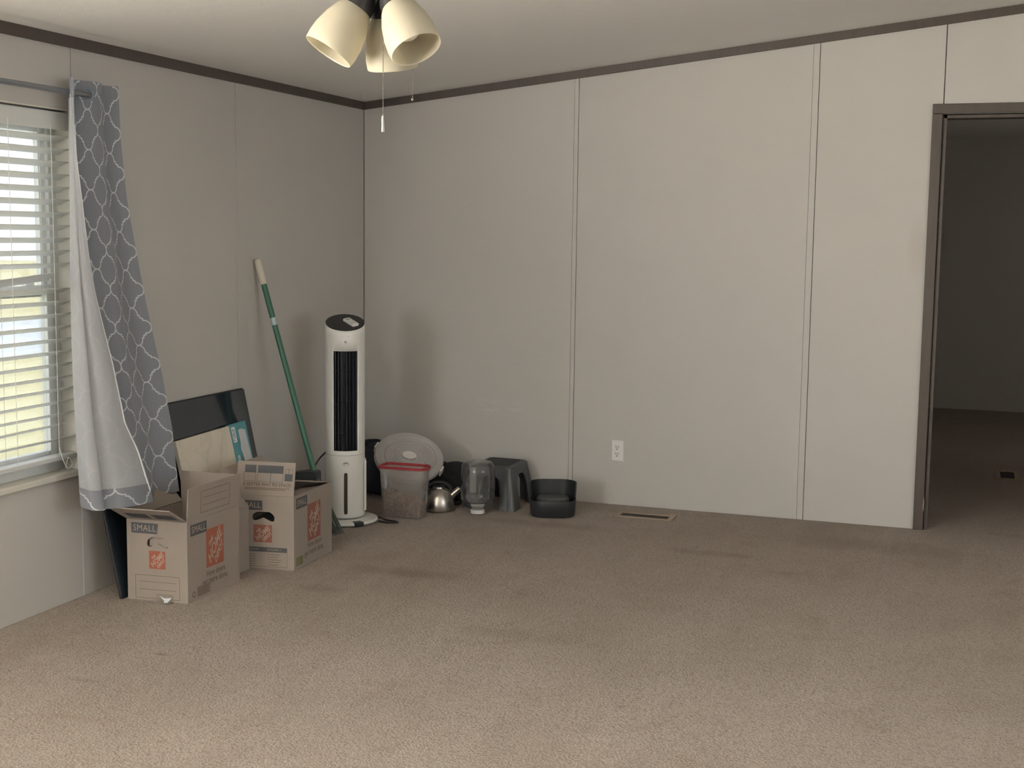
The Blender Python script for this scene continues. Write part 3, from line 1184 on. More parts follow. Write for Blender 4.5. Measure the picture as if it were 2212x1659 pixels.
frame_lines(b, FF, 0.033, 0.222, 0.008, 0.100, 0.0018, E1)
for yy in (0.043, 0.073):
    flat(b, rect(0.050, 0.206, yy, yy + 0.0018), FF, 0.0001, E1)
obj('printed_frame', b, M_INKL, t)
size_patch(FR, 0.022, 0.130, 0.256, 0.300, t)
depot_logo(FR, 0.126, 0.246, 0.110, 0.262, t, M_ORANGE)
put_text('tagline', 'How doers', 0.034, FR, 0.190, 0.086, M_INKL, t, bold=0.0006, sx=0.8, n=E1)
put_text('tagline', 'get more done.', 0.034, FR, 0.186, 0.056, M_INKL, t, bold=0.0006, sx=0.8, n=E1)
rm = B()
for k in range(3):
    a = 2 * PI * k / 3 + 0.3
    ca, sa = math.cos(a), math.sin(a)
    cx_, cy_ = 0.040, 0.026
    pts = [(-0.007, 0.011), (0.006, 0.011), (0.013, 0.003), (0.009, 0.001), (0.004, 0.007), (-0.007, 0.007)]
    flat(rm, [(cx_ + x * ca - y * sa, cy_ + x * sa + y * ca) for x, y in pts], FR, 0.0001, E1)
obj('recycling_mark', rm, M_INKL, t)
rp = obj('fine_print', flat(B(), rect(0.062, 0.150, 0.010, 0.050), FR, 0.0001, E1), pmat('greyed_print_patch', (0.26, 0.20, 0.155), 0.8, 0.2, 90), t)
b = B()
for k in range(5):
    flat(b, rect(0.066, 0.146 - (k % 2) * 0.012, 0.014 + k * 0.007, 0.0165 + k * 0.007), FR, E1, E2)
obj('text_line', b, M_INKL, rp)
obj('tear', flat(B(), [(0.1285, 0.245), (0.1335, 0.245), (0.1325, 0.270), (0.1345, 0.290), (0.1325, 0.291), (0.1295, 0.270)], FF, 0.0002, E3), M_CARD, t)
# flaps
fo, P = flap(t, A, (w, 0, H), L, 0.130, PI / 2, 0.06)                      # long side, upright
b = B()
frame_lines(b, P, 0.088, 0.288, 0.020, 0.106, 0.0018, E1)
for yy in (0.048, 0.078):
    flat(b, rect(0.104, 0.270, yy, yy + 0.0018), P, 0.0001, E1)
obj('printed_frame', b, M_INKL, fo)
fo, P = flap(t, A, (0, 0, H), w, 0.126, 0, math.radians(60))               # near end, folded out
b = B()
flat(b, rect(0.035, 0.125, 0.025, 0.075), P, 0.0001, E1)
flat(b, rect(0.145, 0.235, 0.025, 0.075), P, 0.0001, E1)
obj('printed_bars', b, M_INKG, fo)
flap(t, A, (w, L, H), w, 0.128, PI, -0.03)                                  # far end, upright
flap(t, A, (0, L, H), L, 0.128, -PI / 2, math.radians(38))                  # wall side, leaning out
M_TAPE = clear_mat('clear_packing_tape', (0.95, 0.90, 0.82), 0.35, (0.80, 0.72, 0.62), 0.5, 0.15)
b = B()
g = [[(0.123 + 0.018 * i, 0.0 + 0.004 * math.sin(i * 2.1), 0) for i in range(5)] for k in range(4)]
vs = []
for k, (yo, zo) in enumerate(((-0.0015, 0.030), (-0.0016, 0.012), (-0.013, 0.004), (-0.032, 0.0025))):
    vs.append([b.verts.new(A @ Vector((0.122 + 0.018 * i + 0.002 * (k == 3), yo - 0.003 * random.random() * (k > 1), zo + 0.004 * random.random() * (0 < k < 3)))) for i in range(5)])
for r0, r1 in zip(vs, vs[1:]):
    for i in range(4):
        b.faces.new((r0[i], r0[i + 1], r1[i + 1], r1[i]))
obj('loose_tape', b, M_TAPE, t)
M_SHINE = pmat('crinkled_tape_shine', (0.86, 0.88, 0.92), 0.18, 0.05, spec=0.8)
b = B()
q = [b.verts.new(A @ Vector(c)) for c in ((0.138, -0.0045, 0.022), (0.160, -0.004, 0.014), (0.190, -0.0045, 0.018), (0.186, -0.018, 0.008), (0.165, -0.016, 0.009), (0.172, -0.030, 0.0045), (0.186, -0.030, 0.0045))]
for f in ((0, 1, 4), (1, 2, 3, 4), (4, 3, 6, 5)):
    b.faces.new([q[i] for i in f])
obj('tape_glint', b, M_SHINE, t)

# --- plain carton between the two
t, A = moving_box('carton', 'plain brown carton squeezed between the two printed moving boxes', (1, 0), nrm(0.003, 0.168), 0.13, 0.165, 0.272, (0.247, -2.062, 0.0))
box_body(t, A, 0.13, 0.165, 0.272)
flap(t, A, (0.13, 0, 0.272), 0.165, 0.09, PI / 2, math.radians(-42))
flap(t, A, (0, 0.165, 0.272), 0.165, 0.06, -PI / 2, math.radians(-50))

# --- second printed box
w, L, H = 0.257, 0.371, 0.3155
t, A = moving_box('moving_box', 'cardboard moving box beside the white tower cooler, one end flap standing up', nrm(0.253, 0.040), nrm(-0.013, 0.371), w, L, H, (0.315, -1.893, 0.0), 'cardboard moving boxes')
box_body(t, A, w, L, H, (0.122, 0.222, 0.050, 0.024))
obj('dark_contents', boxes((0.03, 0.22, 0.05, 0.33, 0.02, 0.20)), M_BLACK, t, bevel=0.03, seg=4).matrix_local = A
FF = face_matrix(A, 'front', w, L)
FR = face_matrix(A, 'right', w, L)
size_patch(FF, 0.012, 0.118, 0.252, 0.293, t)
depot_logo(FF, 0.078, 0.160, 0.115, 0.190, t, M_ORANGE2)
p_ = obj('contents_table', flat(B(), rect(0.030, 0.226, 0.074, 0.094), FF, 0.0001, E1), M_INKG, t)
put_text('lettering', 'BEDROOM', 0.011, FF, 0.075, 0.084, M_OPACK, p_)
put_text('lettering', 'KITCHEN 1', 0.012, FF, 0.170, 0.084, M_OPACK, p_)
b = B()
frame_lines(b, FF, 0.030, 0.226, 0.010, 0.076, 0.0014, E1)
for k in range(5):
    flat(b, rect(0.040, 0.085, 0.018 + k * 0.011, 0.0205 + k * 0.011), FF, 0.0001, E1)
    flat(b, rect(0.142, 0.148, 0.018 + k * 0.011, 0.0205 + k * 0.011), FF, 0.0001, E1)
    flat(b, rect(0.152, 0.188 + 0.006 * (k % 3), 0.018 + k * 0.011, 0.0205 + k * 0.011), FF, 0.0001, E1)
obj('printed_list', b, M_INKL, t)
size_patch(FR, 0.022, 0.125, 0.256, 0.303, t)
depot_logo(FR, 0.128, 0.254, 0.098, 0.258, t, M_ORANGE2)
put_text('tagline', 'How doers', 0.036, FR, 0.196, 0.080, M_INKL, t, bold=0.0006, sx=0.8, n=E1)
put_text('tagline', 'get more done.', 0.036, FR, 0.192, 0.048, M_INKL, t, bold=0.0006, sx=0.8, n=E1)
mk = obj('corner_mark', flat(B(), rect(0.018, 0.085, 0.012, 0.050), FR, 0.0001, E1), pmat('greyed_olive_patch', (0.20, 0.19, 0.11), 0.8), t)
b = B()
flat(b, [(0.056, 0.016), (0.072, 0.016), (0.064, 0.034)], FR, E1, E2)
flat(b, rect(0.061, 0.067, 0.034, 0.046), FR, E1, E2)
obj('arrow_mark', b, M_GREENMK, mk)
fo, P = flap(t, A, (0, 0, H), w, 0.142, 0, math.radians(-9))              # near end standing up
b = B()
flat(b, rect(0.035, 0.085, 0.095, 0.127), P, 0.0001, E1)
flat(b, rect(0.092, 0.205, 0.095, 0.127), P, 0.0001, E1)
frame_lines(b, P, 0.030, 0.083, 0.058, 0.096, 0.0014, E1)
frame_lines(b, P, 0.090, 0.150, 0.058, 0.096, 0.0014, E1)
frame_lines(b, P, 0.149, 0.205, 0.058, 0.096, 0.0014, E1)
frame_lines(b, P, 0.212, 0.230, 0.093, 0.116, 0.0012, E1)
frame_lines(b, P, 0.229, 0.247, 0.093, 0.116, 0.0012, E1)
flat(b, rect(0.212, 0.247, 0.064, 0.093), P, 0.0001, E1)
obj('stacking_diagram', b, M_INKG, fo)
put_text('lettering', 'A BETTER WAY TO STACK', 0.0185, P, 0.136, 0.046, M_INKL, fo, bold=0.0006, sx=0.93, n=E1)
b = B()
for k in range(2):
    flat(b, rect(0.036, 0.238 - 0.02 * k, 0.030 - 0.006 * k, 0.033 - 0.006 * k), P, 0.0001, E1)
obj('fine_print', b, M_INKL, fo)
flap(t, A, (w, 0.003, H), L - 0.006, 0.126, PI / 2, math.radians(-101))     # long side, folded in
flap(t, A, (w - 0.004, L, H), w - 0.008, 0.126, PI, math.radians(-80))
flap(t, A, (0, L, H), L, 0.126, -PI / 2, math.radians(35))

# ------------------------------------------------------------------ broom
M_GREEN = pmat('green_metal_handle', (0.032, 0.130, 0.085), 0.35, 0.08, 40)
M_CREAM = pmat('cream_ribbed_grip', (0.68, 0.63, 0.53), 0.6, 0.06, 90, 0.4, 300)
M_DKPL = pmat('charcoal_plastic', (0.030, 0.033, 0.037), 0.5, 0.12)
bt, bb = Vector((0.020, -1.192, 1.287)), Vector((0.318, -1.195, 0.285))
ax = (bt - bb).normalized()
broom = thing('broom', 'green handled broom with cream grip leaning on the wall beside the cooler', 'broom', (0.40, -1.195, 0.0))


def rel(o, off):
    return [tuple(Vector(p) - Vector(off)) for p in o]


off = (0.40, -1.195, 0.0)
g0 = bt - ax * 0.122
obj('handle', tube(B(), rel([g0 + ax * 0.01, bb - ax * 0.03], off), 0.0135, 16), M_GREEN, broom, smooth=True)
obj('grip', tube(B(), rel([g0, g0 + ax * 0.004, bt - ax * 0.012, bt - ax * 0.003, bt], off), [0.0150, 0.0165, 0.0165, 0.0145, 0.010], 16), M_CREAM, broom, smooth=True)
lb0 = bt - ax * 0.285
obj('handle_sticker', tube(B(), rel([lb0, lb0 - ax * 0.035], off), 0.01375, 16), pmat('pale_blue_sticker', (0.42, 0.52, 0.56), 0.4, 0.3, 120), broom, smooth=True)
hb = B()
prism(hb, [(0.205 - 0.40, 0.240), (0.345 - 0.40, 0.262), (0.342 - 0.40, 0.300), (0.300 - 0.40, 0.304), (0.212 - 0.40, 0.288)], -0.024, 0.024, 'y')
obj('broom_head', hb, M_DKPL, broom, bevel=0.006)
M_BRIST = pmat('grey_green_bristles', (0.11, 0.12, 0.105), 0.7, 0.25, 60)
br = B()
for i in range(150):
    s = random.random()
    yy = random.uniform(-0.022, 0.022)
    x0 = 0.210 + 0.130 * s - 0.40
    z0 = 0.245 + 0.022 * s
    x1 = 0.305 + 0.150 * s + random.uniform(-0.01, 0.012) - 0.40
    z1 = 0.002 + random.uniform(0, 0.012)
    xm, zm = x0 * 0.55 + x1 * 0.45 - 0.006, z0 * 0.55 + z1 * 0.45
    y1 = yy * 1.9
    tube(br, [(x0, yy, z0), (xm, yy * 1.3, zm), (x1, y1, z1)], [0.0032, 0.003, 0.0018], 4, cap=False)
bo = obj('bristles', br, M_BRIST, broom)
bo['kind'] = 'stuff'

# ------------------------------------------------------------------ tower cooler
M_WHITE = pmat('white_glossy_plastic', (0.80, 0.785, 0.74), 0.30, 0.03, 8)
M_DARKG = pmat('dark_louvre_plastic', (0.016, 0.019, 0.024), 0.4, 0.1)
CRX, CRY = 0.335, -0.905
front = math.atan2(-0.894, 0.449) + 0.02
cooler = thing('tower_cooler', 'tall white tower air cooler with black vertical louvres and slanted black top', 'cooler', (CRX, CRY, 0.0), front)
R = 0.0955
lathe_b = lathe(B(), [(0.150, 0.004), (0.158, 0.007), (0.160, 0.014), (0.154, 0.020), (0.115, 0.025), (0.0, 0.025)], 48)
obj('base', lathe_b, M_WHITE, cooler, smooth=True)
nb = prism(B(), rect(0.118, 0.164, -0.026, 0.022), 0.003, 0.0235, 'z', Matrix.Rotation(0.42, 4, 'Z'))
obj('base_notch', nb, M_DARKG, cooler, bevel=0.004)
# body shell with an opening in front, slanted top
body = B()
NA = 72
zs = [0.030, 0.040, 0.17, 0.3425, 0.3430, 0.364, 0.60, 0.850, 0.90, 0.93]
half_open = math.radians(39)


def top_z(x):
    return 0.982 - 0.36 * x


ringl = []
for z in zs:
    rr_ = R - 0.004 if z < 0.035 else R
    ringl.append([body.verts.new((rr_ * math.cos(2 * PI * (i + 0.5) / NA), rr_ * math.sin(2 * PI * (i + 0.5) / NA), z)) for i in range(NA)])
ringl.append([body.verts.new((R * math.cos(2 * PI * (i + 0.5) / NA), R * math.sin(2 * PI * (i + 0.5) / NA), top_z(R * math.cos(2 * PI * (i + 0.5) / NA)))) for i in range(NA)])
for k in range(len(ringl) - 1):
    for i in range(NA):
        a = 2 * PI * (i + 1) / NA
        a = a - 2 * PI if a > PI else a
        zmid = (ringl[k][i].co.z + ringl[k + 1][i].co.z) / 2
        if abs(a) < half_open and 0.364 < zmid < 0.850 and k in (5, 6):
            continue
        j = (i + 1) % NA
        body.faces.new((ringl[k][i], ringl[k][j], ringl[k + 1][j], ringl[k + 1][i]))
o = obj('body', body, M_WHITE, cooler, smooth=True, recalc=True)
sd = o.modifiers.new('shell', 'SOLIDIFY')
sd.thickness = 0.004
sd.offset = -1
seam = B()
lathe(seam, [(R - 0.0005, 0.3405), (R + 0.0004, 0.3410), (R + 0.0004, 0.3430), (R - 0.0005, 0.3435)], NA, cap0=False, cap1=False)
obj('tank_seam', seam, pmat('grey_seam', (0.45, 0.44, 0.42), 0.5), cooler)
obj('inner_core', lathe(B(), [(0.0, 0.34), (R - 0.022, 0.34), (R - 0.022, 0.87), (0.0, 0.87)], 40), M_DARKG, cooler, smooth=True)
for k in range(7):
    a = -half_open + (k + 0.5) * 2 * half_open / 7
    Mx = Matrix.Rotation(a, 4, 'Z') @ Matrix.Translation((R - 0.010, 0, 0)) @ Matrix.Rotation(0.35, 4, 'Z')
    b = B()
    box(b, -0.009, 0.009, -0.0016, 0.0016, 0.362, 0.852, Mx)
    obj('louvre', b, M_DARKG, cooler, bevel=0.0006)
b = B()
for zc in (0.45, 0.607, 0.76):
    for k in range(12):
        a0 = -half_open + k * 2 * half_open / 12
        a1 = a0 + 2 * half_open / 12
        q = []
        for a, r_, z in ((a0, R - 0.02, zc - 0.002), (a1, R - 0.02, zc - 0.002), (a1, R - 0.006, zc - 0.002), (a0, R - 0.006, zc - 0.002)):
            q.append(b.verts.new((r_ * math.cos(a), r_ * math.sin(a), z)))
        b.faces.new(q)
obj('louvre_brace', b, M_DARKG, cooler)
# slanted top panel
tpz = B()
ra = []
for rr_, dz in ((R - 0.001, -0.004), (R - 0.001, 0.0015), (R - 0.004, 0.003)):
    ra.append([tpz.verts.new((rr_ * math.cos(2 * PI * i / NA), rr_ * math.sin(2 * PI * i / NA), top_z(rr_ * math.cos(2 * PI * i / NA)) + dz)) for i in range(NA)])
for A_, C_ in zip(ra, ra[1:]):
    for i in range(NA):
        tpz.faces.new((A_[i], A_[(i + 1) % NA], C_[(i + 1) % NA], C_[i]))
tpz.faces.new(ra[-1])
tpz.faces.new(ra[0][::-1])
obj('control_top', tpz, pmat('black_touch_panel', (0.020, 0.019, 0.020), 0.35, 0.1), cooler)


def on_body(y, z, out_=0.0006):
    x = math.sqrt(max(0, (R + out_) ** 2 - y * y))
    return (x, y, z)


def body_patch(name, pts2, mat, parent, out_=0.0007):
    b_ = B()
    vs_ = [b_.verts.new(on_body(y, z, out_)) for y, z in pts2]
    b_.faces.new(vs_)
    return obj(name, b_, mat, parent)


def stadium(hw, z0, z1, n=8):
    pts = []
    for i in range(n + 1):
        a = PI * i / n
        pts.append((hw * math.cos(a), z1 - hw + hw * math.sin(a)))
    for i in range(n + 1):
        a = PI + PI * i / n
        pts.append((hw * math.cos(a), z0 + hw + hw * math.sin(a)))
    return pts


body_patch('water_gauge', stadium(0.0085, 0.052, 0.258), pmat('smoked_gauge', (0.045, 0.033, 0.025), 0.25), cooler, 0.0008)
gz = body_patch('badge', [(0.018 * math.cos(2 * PI * i / 24), 0.300 + 0.012 * math.sin(2 * PI * i / 24)) for i in range(24)], pmat('silver_badge', (0.62, 0.61, 0.58), 0.3), cooler, 0.0008)
body_patch('badge_window', [(0.011 * math.cos(PI * i / 12), 0.302 + 0.007 * math.sin(PI * i / 12)) for i in range(13)], pmat('badge_grey', (0.28, 0.28, 0.28), 0.4), gz, 0.0013)
M_GREYPRINT = pmat('grey_logo_print', (0.42, 0.41, 0.39), 0.5)
body_patch('brand_mark', rect(-0.018, 0.018, 0.921, 0.9245), M_GREYPRINT, cooler)
body_patch('power_mark', [(0.006 * math.cos(2 * PI * i / 16), 0.895 + 0.006 * math.sin(2 * PI * i / 16)) for i in range(16)], M_GREYPRINT, cooler)
b = B()
box(b, -0.045, 0.045, R - 0.006, R + 0.006, 0.06, 0.31)
o = obj('side_tank', b, M_WHITE, cooler, bevel=0.005)
M_CABLE = pmat('black_cable', (0.014, 0.013, 0.013), 0.5)


def w2c(p):
    dx, dy = p[0] - CRX, p[1] - CRY
    return (dx * math.cos(front) + dy * math.sin(front), -dx * math.sin(front) + dy * math.cos(front), p[2])


cp = spline([(0.30, -0.80, 0.37), (0.215, -0.80, 0.345), (0.175, -0.86, 0.30), (0.15, -0.90, 0.235), (0.13, -0.93, 0.16), (0.15, -0.95, 0.03), (0.18, -0.99, 0.006)], 8)
obj('power_cord', tube(B(), [w2c(p) for p in cp], 0.0042, 8), M_CABLE, cooler, smooth=True)
cp = spline([(0.40, -0.80, 0.006), (0.47, -0.79, 0.006), (0.52, -0.83, 0.006), (0.575, -0.845, 0.006), (0.60, -0.865, 0.006), (0.56, -0.885, 0.006), (0.50, -0.87, 0.006)], 8)
obj('power_cord', tube(B(), [w2c(p) for p in cp], 0.0042, 8), M_CABLE, cooler, smooth=True)

# remote lying on the slanted top
slope = math.atan(0.36)
rem = thing('remote_control', 'small white remote control lying on top of the tower cooler', 'remote')
Mr = Matrix.Translation((CRX, CRY, 0)) @ Matrix.Rotation(front, 4, 'Z') @ Matrix.Translation((0.012, 0.028, top_z(0.012) + 0.0032)) @ Matrix.Rotation(slope, 4, 'Y') @ Matrix.Rotation(0.55, 4, 'Z')
rem.matrix_world = Mr
obj('case', prism(B(), rrect(-0.046, 0.046, -0.019, 0.019, 0.008), 0.0, 0.010, 'z'), M_WHITE, rem, bevel=0.002)
obj('display', boxes((-0.038, -0.016, -0.012, 0.012, 0.010, 0.0106)), pmat('grey_lcd', (0.42, 0.44, 0.43), 0.3), rem)
for k in range(4):
    obj('button', lathe(B(), [(0.0042, 0.0), (0.0042, 0.0012), (0.0, 0.0014)], 12, Matrix.Translation((0.002 + 0.019 * (k // 2), -0.008 + 0.016 * (k % 2), 0.010))), M_GREYPRINT, rem)

# ------------------------------------------------------------------ dark bags behind the cooler


def lump(name, label, mat, loc, dims, seed, rotz=0.0, cat='bag'):
    rnd = random.Random(seed)
    b = B()
    bmesh.ops.create_icosphere(b, subdivisions=4, radius=1.0)
    ph = [rnd.uniform(0, 6.28) for _ in range(8)]
    for v in b.verts:
        d = v.co.copy()
        k = 1 + 0.09 * math.sin(3 * d.x + ph[0] + 2 * d.z) + 0.08 * math.sin(4 * d.y + ph[1] - 3 * d.z) + 0.05 * math.sin(7 * d.z + 5 * d.x + ph[2]) + 0.03 * math.sin(11 * d.x - 9 * d.y + ph[3])
        e = 0.72
        q = Vector((math.copysign(abs(d.x) ** e, d.x) * dims[0], math.copysign(abs(d.y) ** e, d.y) * dims[1], math.copysign(abs(d.z) ** e, d.z) * dims[2])) * k
        v.co = q
    zmin = min(v.co.z for v in b.verts)
    for v in b.verts:
        v.co.z = max(v.co.z - zmin - 0.012, 0.0)
    t = thing(name, label, cat, loc, rotz)
    o = obj('shell', b, mat, t, smooth=True, angle=180)
    return t


M_NAVY = pmat('dark_navy_fabric', (0.016, 0.022, 0.032), 0.8, 0.25, 30, 0.4, 200)
M_BFAB = pmat('black_fabric', (0.014, 0.014, 0.016), 0.85, 0.25, 30, 0.4, 200)
tb = lump('fabric_bag', 'dark navy bag slumped in the corner behind the tower cooler', M_NAVY, (0.180, -0.235, 0.0), (0.130, 0.105, 0.140), 3)
obj('strap', tube(B(), spline([(-0.05, -0.02, 0.25), (-0.02, -0.05, 0.295), (0.04, -0.03, 0.30), (0.07, 0.0, 0.26)], 6), 0.008, 6), M_NAVY, tb, smooth=True)
tb = lump('fabric_bag', 'crumpled black bag between the kettle and the clear bottle', M_BFAB, (0.618, -0.215, 0.0), (0.100, 0.09, 0.100), 11)
obj('strap', tube(B(), spline([(0.06, -0.08, 0.09), (0.09, -0.11, 0.05), (0.10, -0.12, 0.012), (0.06, -0.13, 0.008)], 6), 0.007, 6), M_BFAB, tb, smooth=True)

# ------------------------------------------------------------------ round container tipped back, with its lid
M_FROST = clear_mat('frosted_plastic', (0.80, 0.80, 0.80), 0.62, (0.52, 0.50, 0.49), 0.07, 0.25)
M_LIDC = clear_mat('cloudy_lid_plastic', (0.80, 0.78, 0.77), 0.70, (0.60, 0.575, 0.56), 0.07, 0.3)
M_LATCH = pmat('off_white_latch', (0.68, 0.65, 0.60), 0.5)
rc = thing('round_container', 'round tub with a cloudy ribbed lid, tipped back behind the food bin', 'container')
zax = Vector((0.449 * 0.53 + 0.10, -0.894 * 0.53, 0.84)).normalized()
xax = Vector((0.894, 0.449, -0.34))
xax = (xax - zax * xax.dot(zax)).normalized()
yax = zax.cross(xax)
lc = Vector((0.478, -0.455, 0.256))
rc.matrix_world = Matrix(((xax.x, yax.x, zax.x, lc.x), (xax.y, yax.y, zax.y, lc.y), (xax.z, yax.z, zax.z, lc.z), (0, 0, 0, 1)))
obj('tub', lathe(B(), [(0.0, -0.135), (0.115, -0.135), (0.125, -0.125), (0.152, -0.004), (0.157, -0.002)], 48, cap1=False), M_FROST, rc, smooth=True)
prof = [(0.0, 0.004), (0.05, 0.005), (0.054, 0.008), (0.125, 0.010), (0.130, 0.006), (0.140, 0.006), (0.144, 0.012), (0.176, 0.012), (0.182, 0.006), (0.182, -0.010), (0.178, -0.010)]
obj('lid', lathe(B(), prof, 56, cap0=False, cap1=False), M_LIDC, rc, smooth=True)
rib = B()
for r_ in (0.066, 0.078, 0.090, 0.102, 0.114):
    lathe(rib, [(r_, 0.0098), (r_ + 0.0015, 0.0125), (r_ + 0.003, 0.0103)], 48, cap0=False, cap1=False)
obj('lid_ribs', rib, M_LIDC, rc)
obj('lid_emblem', lathe(B(), [(0.0, 0.0125), (0.032, 0.0125), (0.033, 0.0095)], 32, Matrix.Translation((0.0, 0.008, 0)), sx=1.15, sy=0.85, cap1=False), M_LATCH, rc)
for a in (PI - 0.25, -0.25):
    Mx = Matrix.Rotation(a, 4, 'Z') @ Matrix.Translation((0.184, 0, 0))
    b = B()
    box(b, -0.004, 0.006, -0.022, 0.022, -0.030, 0.008, Mx)
    obj('latch', b, M_LATCH, rc, bevel=0.003)

# ------------------------------------------------------------------ food bin with kibble
M_BIN = clear_mat('clear_bin_plastic', (0.88, 0.87, 0.86), 0.34, (0.56, 0.53, 0.51), 0.05, 0.2)
M_RED = pmat('red_lid_plastic', (0.33, 0.035, 0.045), 0.4, 0.08)
brot = 0.03
bin_ = thing('food_bin', 'clear plastic bin with a red rim, half full of dry pet food', 'bin', (0.562, -0.700, 0.0), brot)


def loft_rr(b, levels, n=5, cap0=True, cap1=False):
    rings_ = []
    for hx, hy, r_, z in levels:
        rings_.append([b.verts.new((x, y, z)) for x, y in rrect(-hx, hx, -hy, hy, r_, n)])
    for A_, C_ in zip(rings_, rings_[1:]):
        for i in range(len(A_)):
            j = (i + 1) % len(A_)
            b.faces.new((A_[i], A_[j], C_[j], C_[i]))
    if cap0:
        b.faces.new(rings_[0][::-1])
    if cap1:
        b.faces.new(rings_[-1])
    return b


obj('tub', loft_rr(B(), [(0.102, 0.050, 0.025, 0.002), (0.106, 0.054, 0.028, 0.008), (0.119, 0.060, 0.03, 0.250)]), M_BIN, bin_, smooth=True)
rim = B()
outer = rrect(-0.126, 0.126, -0.066, 0.066, 0.032)
inner = rrect(-0.116, 0.116, -0.056, 0.056, 0.028)
holed(rim, outer, inner[::-1], 0.248, 0.262, 'z')
obj('rim', rim, M_RED, bin_, bevel=0.002)
obj('rim_tab', boxes((0.112, 0.146, -0.045, -0.020, 0.250, 0.260)), M_RED, bin_, bevel=0.003)


def kibble_mat():
    m, t, p, out = blank('dry_pet_food')
    inf = t.new('ShaderNodeNewGeometry').outputs['Random Per Island']
    c = t.mix(inf, c4((0.17, 0.085, 0.048)), c4((0.42, 0.25, 0.15)))
    t.put(p.inputs['Base Color'], c)
    p.inputs['Roughness'].default_value = 0.8
    return m


kb = B()
rnd = random.Random(5)


def kz(x):
    return 0.108 - 0.26 * (x + 0.02) + 0.010 * math.sin(40 * x)


fill = [(0.099, 0.055, 0.02, 0.008), (0.108, 0.061, 0.02, 0.16)]
core = loft_rr(kb, [(0.094, 0.043, 0.02, 0.008), (0.096, 0.045, 0.02, 0.04), (0.099, 0.047, 0.02, 0.10)], cap1=True)
for v in list(kb.verts):
    if v.co.z > 0.09:
        v.co.z = kz(v.co.x) - 0.008
ico = [(-1, 0, 0), (1, 0, 0), (0, -1, 0), (0, 1, 0), (0, 0, -1), (0, 0, 1)]
icf = [(0, 2, 5), (2, 1, 5), (1, 3, 5), (3, 0, 5), (2, 0, 4), (1, 2, 4), (3, 1, 4), (0, 3, 4)]


def nugget(x, y, z):
    Mx = Matrix.Translation((x, y, z)) @ Matrix.Rotation(rnd.uniform(0, 6), 4, (rnd.random(), rnd.random(), rnd.random() + 0.1))
    s = rnd.uniform(0.0045, 0.0065)
    vs_ = [kb.verts.new(Mx @ (Vector(c) * s)) for c in ico]
    for f in icf:
        kb.faces.new([vs_[i] for i in f])


for i in range(1500):
    x = rnd.uniform(-0.104, 0.104)
    zt = min(0.19, kz(x))
    if rnd.random() < 0.3:
        nugget(x * 0.95, rnd.uniform(-0.045, 0.045), zt)
    else:
        z = rnd.uniform(0.010, zt)
        hx = 0.098 + 0.012 * z / 0.2
        hy = 0.047 + 0.006 * z / 0.2
        if rnd.random() < 0.72:
            nugget(max(-hx + 0.012, min(hx - 0.012, x)), -hy + 0.002, z)
        else:
            nugget(hx - 0.004, rnd.uniform(-hy + 0.015, hy - 0.015), min(z, max(0.02, kz(0.1))))
kib = obj('dry_pet_food', kb, kibble_mat())
kib.location = (0.562, -0.700, 0.0)
kib.rotation_euler = (0, 0, brot)
kib['kind'] = 'stuff'
tag(kib, 'brown dry kibble heaped inside the red-rimmed bin', 'pet food')

# ------------------------------------------------------------------ kettle
M_STEEL = pmat('brushed_steel', (0.52, 0.49, 0.45), 0.28, 0.06, 50, metal=1.0)
ket = thing('kettle', 'stainless steel whistling kettle with a black handle', 'kettle', (0.662, -0.490, 0.0), 0.33)
ket.scale = (1.08, 1.08, 1.05)
obj('body', lathe(B(), [(0.0, 0.001), (0.066, 0.001), (0.074, 0.006), (0.075, 0.016), (0.073, 0.045), (0.066, 0.075), (0.054, 0.096), (0.036, 0.108), (0.030, 0.110), (0.029, 0.118), (0.0, 0.119)], 48), M_STEEL, ket, smooth=True)
obj('lid_knob', lathe(B(), [(0.030, 0.1185), (0.030, 0.122), (0.010, 0.126), (0.008, 0.128), (0.010, 0.1295), (0.0, 0.130)], 24), M_BLACK, ket, smooth=True)
obj('spout', tube(B(), spline([(0.050, 0, 0.060), (0.070, 0, 0.083), (0.092, 0, 0.102)], 5), [0.021, 0.020, 0.019, 0.018, 0.017, 0.0165, 0.016, 0.0155, 0.015, 0.0145, 0.014][:11], 16), M_STEEL, ket, smooth=True)
obj('whistle_cap', tube(B(), [(0.090, 0, 0.100), (0.100, 0, 0.109)], [0.0155, 0.013], 16), M_STEEL, ket, smooth=True)
hd = B()
hp = spline([(-0.058, 0, 0.092), (-0.054, 0, 0.116), (-0.020, 0, 0.136), (0.025, 0, 0.135), (0.056, 0, 0.112), (0.052, 0, 0.094)], 6)
tube(hd, hp, 0.0085, 10)
obj('handle', hd, M_BLACK, ket, smooth=True)

# ------------------------------------------------------------------ clear bottle standing upside down
M_PET = clear_mat('clear_bottle_plastic', (0.86, 0.87, 0.87), 0.10, (0.60, 0.60, 0.60), 0.12, 0.08)
bot = thing('water_bottle', 'large clear plastic bottle standing upside down on its white cap', 'bottle', (0.880, -0.500, 0.0), 0.3)
obj('bottle_wall', lathe(B(), [(0.030, 0.022), (0.034, 0.028), (0.060, 0.036), (0.080, 0.052), (0.087, 0.075), (0.088, 0.100), (0.085, 0.112), (0.088, 0.124), (0.088, 0.225), (0.084, 0.250), (0.070, 0.268), (0.045, 0.274), (0.0, 0.270)], 40, cap0=False), M_PET, bot, smooth=True)
obj('cap', lathe(B(), [(0.0, 0.004), (0.034, 0.004), (0.036, 0.006), (0.036, 0.024), (0.033, 0.026)], 32), pmat('white_cap', (0.80, 0.79, 0.76), 0.4), bot, smooth=True)
